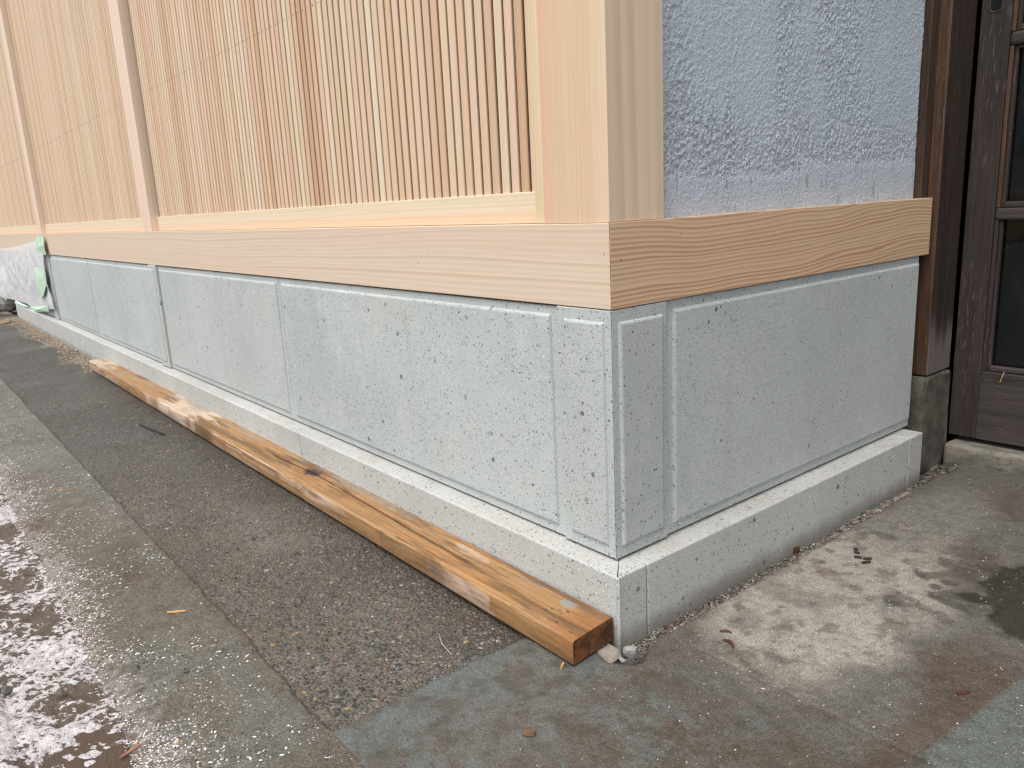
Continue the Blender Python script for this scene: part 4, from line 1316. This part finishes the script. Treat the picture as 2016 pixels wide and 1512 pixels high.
# ------------------------------------------------------------------ PLASTIC SHEET WITH GREEN TAPE
def sheet():
    e = empty('plastic_sheet', (-6.3, 0.03, 0.15), 'crumpled clear plastic sheet taped over the plinth at the far left', 'plastic sheet')
    nx, nz = 200, 90
    U, Vv = np.meshgrid(np.linspace(0, 1, nx), np.linspace(0, 1, nz), indexing='ij')
    X = -8.3 + 3.22 * U
    top_ = np.interp(X, [-8.3, -7.3, -6.2, -5.5, -5.2, -5.05], [0.565, 0.565, 0.600, 0.635, 0.655, 0.640])
    bot_ = np.interp(X, [-8.3, -7.8, -7.3, -6.9, -6.3, -6.18, -6.14, -5.6, -5.30, -5.08], [0.26, 0.20, 0.145, 0.15, 0.155, 0.15, 0.125, 0.150, 0.185, 0.20])
    X = X - 0.10 * sst(0.9, 1.0, U) * np.sin(Vv * 3.1416)  * 0.6
    Z = bot_ + (top_ - bot_) * Vv
    def rg(x, z, s, sd):
        return 1 - np.abs(2 * fbm(x, z, s, 3, sd) - 1)
    sag = np.sin(Vv * 3.1416)
    wr = 0.016 * rg(X * 0.8 + Z * 1.6, Z * 0.8, 2.6, 121) + 0.009 * rg(X * 1.3 - Z * 1.8, Z * 1.5, 4.0, 122) + 0.002 * rg(X * 2, Z * 2, 9, 123)
    bulge = 0.06 * np.exp(-((X + 7.5) / 0.5) ** 2) * sst(0.75, 0.1, Vv)
    Yv = 0.0330 - (0.25 + 0.75 * sag) * wr - bulge - 0.004 - 0.008 * sst(0.25, 0.0, Vv)
    Yv = np.minimum(Yv, 0.0300)
    V = np.stack([X, Yv, Z], -1).reshape(-1, 3)
    I = np.arange(nx * nz).reshape(nx, nz)
    F = np.stack([I[:-1, :-1], I[1:, :-1], I[1:, 1:], I[:-1, 1:]], -1).reshape(-1, 4)
    me = fast_mesh('film', V, F)
    smooth(me)
    b = NB('thin_plastic_film')
    tr = b.n('ShaderNodeBsdfTransparent')
    b.put(tr.inputs[0], (0.95, 0.95, 0.95))
    df = b.n('ShaderNodeBsdfDiffuse')
    b.put(df.inputs[0], (0.80, 0.80, 0.81))
    tl = b.n('ShaderNodeBsdfTranslucent')
    b.put(tl.inputs[0], (0.7, 0.7, 0.7))
    gl = b.n('ShaderNodeBsdfGlossy')
    b.put(gl.inputs['Roughness'], 0.16)
    b.put(gl.inputs['Color'], (0.95, 0.95, 1.0))
    a1 = b.n('ShaderNodeMixShader')
    b.put(a1.inputs[0], 0.25)
    b.t.links.new(df.outputs[0], a1.inputs[1])
    b.t.links.new(tl.outputs[0], a1.inputs[2])
    a2 = b.n('ShaderNodeMixShader')
    hz = b.ss(b.noise(b.map(b.obj(), (1.5, 1, 3)), 3.5, 4, 0.6), 0.30, 0.75)
    b.put(a2.inputs[0], b.lin(hz, 0, 1, 0.74, 0.90))
    b.t.links.new(tr.outputs[0], a2.inputs[1])
    b.t.links.new(a1.outputs[0], a2.inputs[2])
    a3 = b.n('ShaderNodeMixShader')
    lw = b.n('ShaderNodeLayerWeight')
    b.put(lw.inputs[0], 0.35)
    b.put(a3.inputs[0], b.ma('ADD', 0.04, b.ma('MULTIPLY', lw.outputs['Fresnel'], 0.14)))
    b.t.links.new(a2.outputs[0], a3.inputs[1])
    b.t.links.new(gl.outputs[0], a3.inputs[2])
    b.t.links.new(a3.outputs[0], b.out.inputs['Surface'])
    link('film', me, b.m, e)
    M_TAPE = flat_mat('green_masking_tape', (0.44, 0.60, 0.46), 0.6, 0.3, 0.12, 25)
    def tape(poly, y, jit=0.006, thick=0.0012):
        bm = bmesh.new()
        cx = sum(p[0] for p in poly) / len(poly)
        cz = sum(p[1] for p in poly) / len(poly)
        f = [bm.verts.new((x, y + random.uniform(-jit, jit), z)) for x, z in poly]
        bk = [bm.verts.new((v.co.x, v.co.y + thick, v.co.z)) for v in f]
        cf = bm.verts.new((cx, y - jit * 1.6, cz))
        cb = bm.verts.new((cx, y - jit * 1.6 + thick, cz))
        n = len(f)
        for i in range(n):
            j = (i + 1) % n
            bm.faces.new((f[i], f[j], cf))
            bm.faces.new((bk[j], bk[i], cb))
            bm.faces.new((f[j], f[i], bk[i], bk[j]))
        bmesh.ops.recalc_face_normals(bm, faces=bm.faces)
        me = bpy.data.meshes.new('tape_strip')
        bm.to_mesh(me)
        bm.free()
        o = link('tape_strip', me, M_TAPE, e)
        return o
    tape([(-5.34, 0.648), (-5.36, 0.602), (-5.40, 0.547), (-5.22, 0.552), (-5.051, 0.554), (-5.038, 0.615), (-5.063, 0.674), (-5.203, 0.675)], 0.018, 0.008)
    tape([(-5.592, 0.452), (-5.522, 0.320), (-5.445, 0.257), (-5.292, 0.277), (-5.145, 0.373), (-5.119, 0.440), (-5.293, 0.472)], 0.002, 0.009)
    tape([(-6.140, 0.100), (-5.292, 0.168), (-5.262, 0.210), (-6.142, 0.140)], 0.012, 0.006)
    tape([(-6.927, 0.118), (-6.40, 0.125), (-6.20, 0.140), (-6.90, 0.150)], 0.006, 0.006)
    tape([(-7.85, 0.21), (-7.25, 0.120), (-7.10, 0.165), (-7.70, 0.27)], -0.02, 0.006)
sheet()

# odds and ends at the far end of the kerb
M_GREYWOOD = flat_mat('grey_batten', (0.26, 0.25, 0.21), 0.8, 0.2, 0.3)
me = box_me('leaning_batten', -0.02, 0.02, -0.008, 0.008, 0, 0.26, 0.002, 1)
o = link('leaning_batten', me, M_GREYWOOD, None, (-7.42, -0.075, -0.005))
o.rotation_euler = (-0.25, 0.95, -0.3)
tag(o, 'short grey batten leaning on the far end of the kerb', 'batten')
b = NB('rubble_stone')
n1 = b.noise(b.obj(), 60, 5, 0.7)
b.fin(b.mix(n1, (0.12, 0.11, 0.10), (0.34, 0.33, 0.31)), 0.9, b.bump(n1, 0.8, 0.004))
M_RUB = b.m
def chunk(name, loc, size, mat, label, cat, seed, group=None, squash=(1, 0.8, 0.7), sub=2, jag=0.30):
    bm = bmesh.new()
    bmesh.ops.create_icosphere(bm, subdivisions=sub, radius=1.0)
    rr = random.Random(seed)
    offs = [Vector((rr.uniform(-1, 1), rr.uniform(-1, 1), rr.uniform(-1, 1))).normalized() for _ in range(9)]
    cut = [rr.uniform(0.45, 0.85) for _ in offs]
    for v in bm.verts:
        k = 1.0
        for d, c in zip(offs, cut):                             # planar fracture faces
            dd = v.co.dot(d)
            if dd > c:
                v.co -= d * (dd - c)
        v.co *= 1 + rr.uniform(-jag, jag) * 0.2
        v.co = Vector((v.co.x * squash[0], v.co.y * squash[1], v.co.z * squash[2])) * size
    me = bpy.data.meshes.new(name)
    bm.to_mesh(me)
    bm.free()
    o = link(name, me, mat, None, loc)
    return tag(o, label, cat, group)
chunk('rubble_block', (-7.75, 0.05, 0.07), 0.16, M_RUB, 'grey rubble block half hidden under the plastic at the far left', 'stone', 3)
o = link('cardboard_scrap', box_me('cardboard_scrap', -0.22, 0.22, -0.06, 0.06, 0, 0.012, 0.003, 1), flat_mat('brown_card', (0.23, 0.15, 0.10), 0.8, 0.2, 0.3, 20), None, (-6.72, -0.20, 0.0))
o.rotation_euler = (0.10, 0.03, 0.25)
tag(o, 'brown flat scrap lying on the paving at the far left edge', 'scrap')

# ------------------------------------------------------------------ GRAVEL, CRUMBS, CHIPS
M_GRIT = col_mat('grit_mix', 0.85, 0.25)
r = np.random.default_rng(77)
n = 5200
gy = -0.01 + 1.27 * r.random(n)
gw = 0.036 + 0.010 * (fbm(gy, gy * 0, 14, 4, 54) - 0.5) - 0.008 * sst(0.6, 1.1, gy) + 0.03 * sst(1.10, 1.2, gy)
gx = 0.001 + gw * r.random(n) ** 0.85
gx = np.where(gy > 1.105, gx - 0.02 * (gy - 1.105) / 0.1, gx)
sz = 0.0012 + 0.0042 * r.random(n) ** 3.2 * (0.55 + 0.75 * sst(0.5, 1.0, gy))
gz = apron_h(gx, gy) + sz * 0.3 + 0.004 * sst(0.02, 0.0, gx) * r.random(n)
col = pick([(0.19, 0.17, 0.145), (0.13, 0.115, 0.10), (0.27, 0.255, 0.235), (0.17, 0.125, 0.085), (0.21, 0.13, 0.09), (0.075, 0.068, 0.06)], [6, 6, 4, 3, 1.3, 3], n, r)
col = col * (1 - 0.5 * sst(0.95, 1.1, gy))[:, None]
stuff(link('gravel_crumbs', scatter_me('gravel_crumbs', np.stack([gx, gy, gz], -1), sz, 0.75, col, 0.35, 0.6, seed=9), M_GRIT))

# tan sand heaped against the kerb further along
n = 5500
sx = -3.55 - 3.3 * r.random(n)
sy = -0.005 - 0.13 * r.random(n) ** 1.6 * (0.4 + fbm(sx, sx * 0, 3, 3, 131))
sz = 0.0015 + 0.0035 * r.random(n) ** 3
szz = 0.006 * sst(-0.10, 0.0, sy) + sz * 0.2
col = pick([(0.38, 0.31, 0.24), (0.30, 0.24, 0.18), (0.44, 0.37, 0.30), (0.14, 0.10, 0.07)], [5, 4, 3, 1], n, r)
stuff(link('loose_sand', scatter_me('loose_sand', np.stack([sx, sy, szz], -1), sz, 0.40, col, 0.3, 0.6, seed=10), M_GRIT))

# pale sawdust and wood chips over the ground
def chips(n, xr, yr, hf, size, seed, bias, pal, wts, dens=None, flat=0.3, stretch=1.2):
    r = np.random.default_rng(seed)
    x = xr[0] + (xr[1] - xr[0]) * r.random(n) ** bias
    y = yr[0] + (yr[1] - yr[0]) * r.random(n)
    if dens is not None:
        k = r.random(n) < dens(x, y)
        x, y = x[k], y[k]
    n = len(x)
    s = size[0] + (size[1] - size[0]) * r.random(n) ** 3
    return np.stack([x, y, hf(x, y) + s * flat * 0.6], -1), s, pick(pal, wts, n, r)
A = chips(26000, (0.25, -3.2), (-0.70, -0.465), strip_h, (0.0004, 0.0019), 201, 1.5,
          [(0.62, 0.59, 0.55), (0.42, 0.36, 0.28), (0.60, 0.60, 0.60), (0.05, 0.04, 0.03)], [5, 1.5, 5, 1.5],
          lambda x, y: sst(0.36, 0.6, fbm(x, y, 7, 3, 202)) * (0.35 + 0.65 * sst(-0.55, -0.66, y)))
Bc = chips(8000, (0.045, 0.70), (-0.42, 1.22), apron_h, (0.0003, 0.0012), 203, 0.9,
           [(0.60, 0.50, 0.36), (0.55, 0.40, 0.22), (0.5, 0.47, 0.42), (0.05, 0.04, 0.03), (0.16, 0.07, 0.04)], [5, 3, 2, 2.5, 1],
           lambda x, y: 0.10 + 0.5 * sst(0.44, 0.66, fbm(x, y, 8, 3, 204)) + 0.6 * sst(0.05, 0.0, np.abs(y - 0.085)) * sst(0.35, 0.25, x))
Cc = chips(5000, (-0.13, -3.4), (-0.46, -0.12), agg_h, (0.0004, 0.0015), 205, 1.5,
           [(0.55, 0.48, 0.38), (0.45, 0.33, 0.19), (0.5, 0.48, 0.46), (0.04, 0.03, 0.03)], [4, 2, 3, 2], lambda x, y: 0.5 * sst(0.4, 0.6, fbm(x, y, 9, 3, 206)))
Dc = chips(15000, (-0.05, -3.2), (-0.700, -0.585), strip_h, (0.0004, 0.0017), 207, 1.4,
           [(0.66, 0.64, 0.63), (0.60, 0.57, 0.54), (0.07, 0.05, 0.04)], [6, 3, 1.5],
           lambda x, y: sst(0.40, 0.58, fbm(x, y, 16, 3, 208) + 0.25 * sst(-0.62, -0.69, y)) * sst(-0.585, -0.68, y))
P = np.concatenate([A[0], Bc[0], Cc[0], Dc[0]])
sz = np.concatenate([A[1], Bc[1], Cc[1], Dc[1]])
col = np.concatenate([A[2], Bc[2], Cc[2], Dc[2]])
stuff(link('sawdust_crumbs', scatter_me('sawdust_crumbs', P, sz, 0.45, col, 0.35, 1.4, seed=11), M_GRIT))

# the pale mortar lump, its small neighbour and the wedge under the plank
b = NB('pale_mortar')
n1 = b.noise(b.obj(), 170, 5, 0.7)
b.fin(b.mix(n1, (0.20, 0.19, 0.18), (0.40, 0.385, 0.36)), 0.9, b.bump(n1, 0.8, 0.003))
chunk('mortar_lump', (0.0300, -0.0060, 0.002), 0.0150, b.m, 'pale jagged mortar lump in the hole at the foot of the kerb corner', 'mortar lump', 11, squash=(0.85, 0.8, 1.1))
chunk('small_mortar_lump', (0.0260, -0.0200, -0.008), 0.0070, b.m, 'small round mortar crumb left of the larger jagged lump', 'mortar lump', 12)
bm = bmesh.new()
pts = [(-0.030, -0.050, -0.012), (0.0235, -0.0470, -0.010), (0.0200, -0.0120, -0.010), (-0.030, -0.012, -0.012),
       (-0.030, -0.048, 0.0035), (0.0100, -0.0450, 0.0030), (0.0120, -0.0140, 0.0030), (-0.030, -0.012, 0.0035)]
v = [bm.verts.new(p) for p in pts]
for f in ((0, 3, 2, 1), (4, 5, 6, 7), (0, 1, 5, 4), (1, 2, 6, 5), (2, 3, 7, 6), (3, 0, 4, 7)):
    bm.faces.new([v[i] for i in f])
bmesh.ops.bevel(bm, geom=list(bm.edges), offset=0.002, segments=2, affect='EDGES')
me = bpy.data.meshes.new('wedge_block')
bm.to_mesh(me)
bm.free()
tag(link('wedge_block', me, flat_mat('pale_wedge', (0.27, 0.235, 0.19), 0.7, 0.3, 0.15, 90)), 'pale wedge poking out from under the near end of the plank', 'wedge')

def gz_at(x, y):
    xx, yy = np.array([x]), np.array([y])
    if y < -0.70:
        return float(mud_h(xx, yy)[0])
    if x > -0.12 and y > -0.463:
        return float(apron_h(xx, yy)[0])
    if y > -0.465:
        return float(agg_h(xx, yy)[0])
    return float(strip_h(xx, yy)[0])

# staples
def staple(x, y, a, label, w_=0.013, l_=0.011):
    z = gz_at(x, y) + 0.0012
    ca, sa = math.cos(a), math.sin(a)
    loc = [(-l_, -w_ / 2), (0, -w_ / 2), (0.0003, -w_ / 2 + 0.0003), (0.0003, w_ / 2 - 0.0003), (0, w_ / 2), (-l_ * 0.9, w_ / 2)]
    o = tube('wire_staple', [(x + u * ca - v * sa, y + u * sa + v * ca, z) for u, v in loc], 0.00055, M_METAL, 6)
    tag(o, label, 'staple', 'loose wire staples on the ground')
staple(-0.078, -0.490, -0.5, 'bright wire staple at the bottom edge, on the blue-grey concrete')
staple(-0.136, -0.268, 1.9, 'bright wire staple on the joint where the aggregate meets the apron')
staple(0.254, 0.425, 0.35, 'thin wire staple on the pale dry patch of the apron')
# splinters, leaf scales and bark
M_SPL = flat_mat('fresh_splinter', (0.46, 0.27, 0.12), 0.6, 0.3, 0.25, 200)
M_DARKBIT = flat_mat('dark_bark', (0.035, 0.026, 0.022), 0.8, 0.3, 0.3, 200)
M_LEAF = flat_mat('brown_leaf', (0.075, 0.032, 0.020), 0.5, 0.4, 0.35, 150)
def sliver(name, x, y, l, w_, a, mat, label, cat, group=None, h=0.002, bend=0.0, z=None):
    """a tapered, slightly bent splinter with real thickness"""
    z = gz_at(x, y) + 0.0006 if z is None else z
    bm = bmesh.new()
    ca, sa = math.cos(a), math.sin(a)
    prev = None
    n = 6
    for i in range(n + 1):
        t = i / n
        u = (t - 0.5) * l
        ww = w_ * (0.35 + 0.65 * math.sin(math.pi * min(max(t, 0.06), 0.94)))
        bb = bend * l * math.sin(math.pi * t)
        ring = []
        for (dv, dz) in ((-ww / 2, 0), (ww / 2, 0), (ww * 0.35, h), (-ww * 0.35, h)):
            v_ = dv + bb
            ring.append(bm.verts.new((x + u * ca - v_ * sa, y + u * sa + v_ * ca, z + dz + abs(bend) * l * 0.5 * math.sin(math.pi * t))))
        if prev:
            for k in range(4):
                bm.faces.new((prev[k], prev[(k + 1) % 4], ring[(k + 1) % 4], ring[k]))
        else:
            bm.faces.new(ring[::-1])
        prev = ring
    bm.faces.new(prev)
    bmesh.ops.recalc_face_normals(bm, faces=bm.faces)
    me = bpy.data.meshes.new(name)
    bm.to_mesh(me)
    bm.free()
    return tag(link(name, me, mat), label, cat, group)
sliver('wood_splinter', -0.650, -0.526, 0.036, 0.007, 0.95, M_SPL, 'bright orange wood splinter lying on the greenish concrete strip', 'splinter')
sliver('wood_splinter', -0.302, -0.690, 0.040, 0.006, 1.9, flat_mat('red_splinter', (0.28, 0.14, 0.09), 0.6, 0.3), 'reddish wood splinter in the wet mud near the bottom edge', 'splinter')
sliver('wood_splinter', -1.62, -0.548, 0.060, 0.012, 0.7, flat_mat('brown_splinter', (0.20, 0.13, 0.07), 0.6, 0.3), 'brown splinter on the concrete strip near the left edge', 'splinter')
sliver('bud_scale', -0.012, -0.1175, 0.015, 0.005, 2.1, M_SPL, 'small orange-brown bud scale standing beside the near end of the plank', 'bud scale', h=0.005)
sliver('dead_leaf', 0.128, 0.124, 0.026, 0.007, -0.25, M_LEAF, 'curled brown leaf scrap on the pale patch of the apron', 'leaf', bend=0.18, h=0.003)
sliver('dead_leaf', 0.104, 0.150, 0.020, 0.005, 0.6, M_LEAF, 'thin brown leaf tip just behind the curled leaf scrap', 'leaf', bend=0.15, h=0.002)
sliver('dead_leaf', 0.4360, 0.2570, 0.020, 0.008, 1.0, M_LEAF, 'small red-brown leaf on the damp mud band at the lower right', 'leaf', bend=0.1, h=0.003)
sliver('dead_leaf', 0.0040, 0.5310, 0.015, 0.010, 1.5, M_LEAF, 'brown leaf scale leaning on the side kerb in the gravel', 'leaf', bend=0.05, h=0.014)
sliver('dead_leaf', 0.020, 0.336, 0.020, 0.010, 0.9, flat_mat('dark_leaf', (0.07, 0.04, 0.022), 0.6, 0.3), 'dark brown leaf scrap in the gravel by the side kerb', 'leaf', bend=0.1, h=0.003)
sliver('dead_leaf', 0.075, -0.262, 0.018, 0.016, 0.6, flat_mat('mud_leaf', (0.13, 0.075, 0.04), 0.7, 0.3), 'crumpled muddy leaf on the blue-grey concrete at the bottom', 'leaf', bend=0.15, h=0.005)
for i, (dx, dy, a, l) in enumerate(((0, 0, 0.5, 0.014), (0.016, 0.006, 0.7, 0.016), (-0.012, 0.018, 0.2, 0.011), (0.022, -0.010, 1.0, 0.018), (-0.020, 0.03, 0.6, 0.009))):
    lab = ('dark bark crumb in the middle of the little bark cluster on the apron', 'dark bark crumb right of the middle one in the bark cluster',
           'short dark bark crumb left of the middle one in the bark cluster', 'longest dark bark crumb, nearest to the viewer in the bark cluster',
           'tiny dark bark crumb farthest left in the bark cluster')[i]
    sliver('bark_crumb', 0.118 + dx, 0.565 + dy, l, 0.006, a, M_DARKBIT, lab, 'bark crumb', 'bark crumbs on the apron', h=0.004)
# pebbles
M_PB = flat_mat('dark_pebble', (0.075, 0.068, 0.058), 0.55, 0.4, 0.3, 150)
chunk('pebble', (-0.582, -0.812, 0.004), 0.012, M_PB, 'round grey pebble in the mud at the left edge', 'pebble', 21, 'loose pebbles in the gutter', (1.2, 0.9, 0.7))
chunk('pebble', (-0.520, -0.744, 0.000), 0.008, M_PB, 'small dark pebble in the muddy water right of the round pebble', 'pebble', 22, 'loose pebbles in the gutter', (1.4, 0.8, 0.6))
chunk('pebble', (-0.502, -0.634, 0.004), 0.0060, M_PB, 'dark pebble on the greenish strip, right of the white mud line', 'pebble', 23, None, (1.2, 0.9, 0.8))
chunk('pebble', (-0.430, -0.575, 0.004), 0.0050, M_PB, 'small dark pebble on the greenish strip above the lower one', 'pebble', 24, None, (1.2, 0.9, 0.8))
chunk('pebble', (-0.255, -0.640, 0.004), 0.0065, flat_mat('cream_pebble', (0.45, 0.36, 0.25), 0.7, 0.3), 'cream stone chip on the strip near the bottom edge', 'pebble', 25, None, (0.9, 0.8, 0.9))
# dark clods by the gutter, left
for i in range(7):
    a = (-1.72 - 0.22 * i + random.uniform(-.06, .06), -0.695 + random.uniform(-.05, .03))
    chunk('mud_clod', (a[0], a[1], 0.004), random.uniform(0.008, 0.016), M_DARKBIT, 'dark mud clod on the gutter edge, ' + ('nearest', 'second nearest', 'third nearest', 'fourth nearest', 'fifth nearest', 'second farthest', 'farthest')[i] + ' of the seven clods', 'mud clod', 40 + i, 'mud clods along the gutter edge', (1.3, 1.0, 0.6))
# loose splinter stuck on the door's bottom rail and dark stick by the plank
o = sliver('straw_bit', 0.100, 1.3060, 0.030, 0.0030, 0.0, M_SPL, 'orange straw bit stuck to the bottom rail of the door', 'straw', z=0.0, h=0.002)
o.data.transform(Matrix.Translation((0.094, 1.3065, 0.238)) @ Matrix.Rotation(1.85, 4, 'Y') @ Matrix.Translation((-0.100, -1.3060, 0)))
tag(tube('dark_twig', [(-1.99, -0.175, 0.004), (-2.10, -0.190, 0.005), (-2.22, -0.200, 0.003)], 0.003, M_DARKBIT, 6), 'thin dark twig on the aggregate just beside the plank', 'twig')
tag(tube('dry_straw', [(-0.235, -0.205, 0.003), (-0.200, -0.222, 0.006), (-0.165, -0.226, 0.003)], 0.0005, flat_mat('dry_straw', (0.5, 0.45, 0.38), 0.6, 0.3), 5), 'thin pale straw stem on the aggregate near the plank end', 'straw')
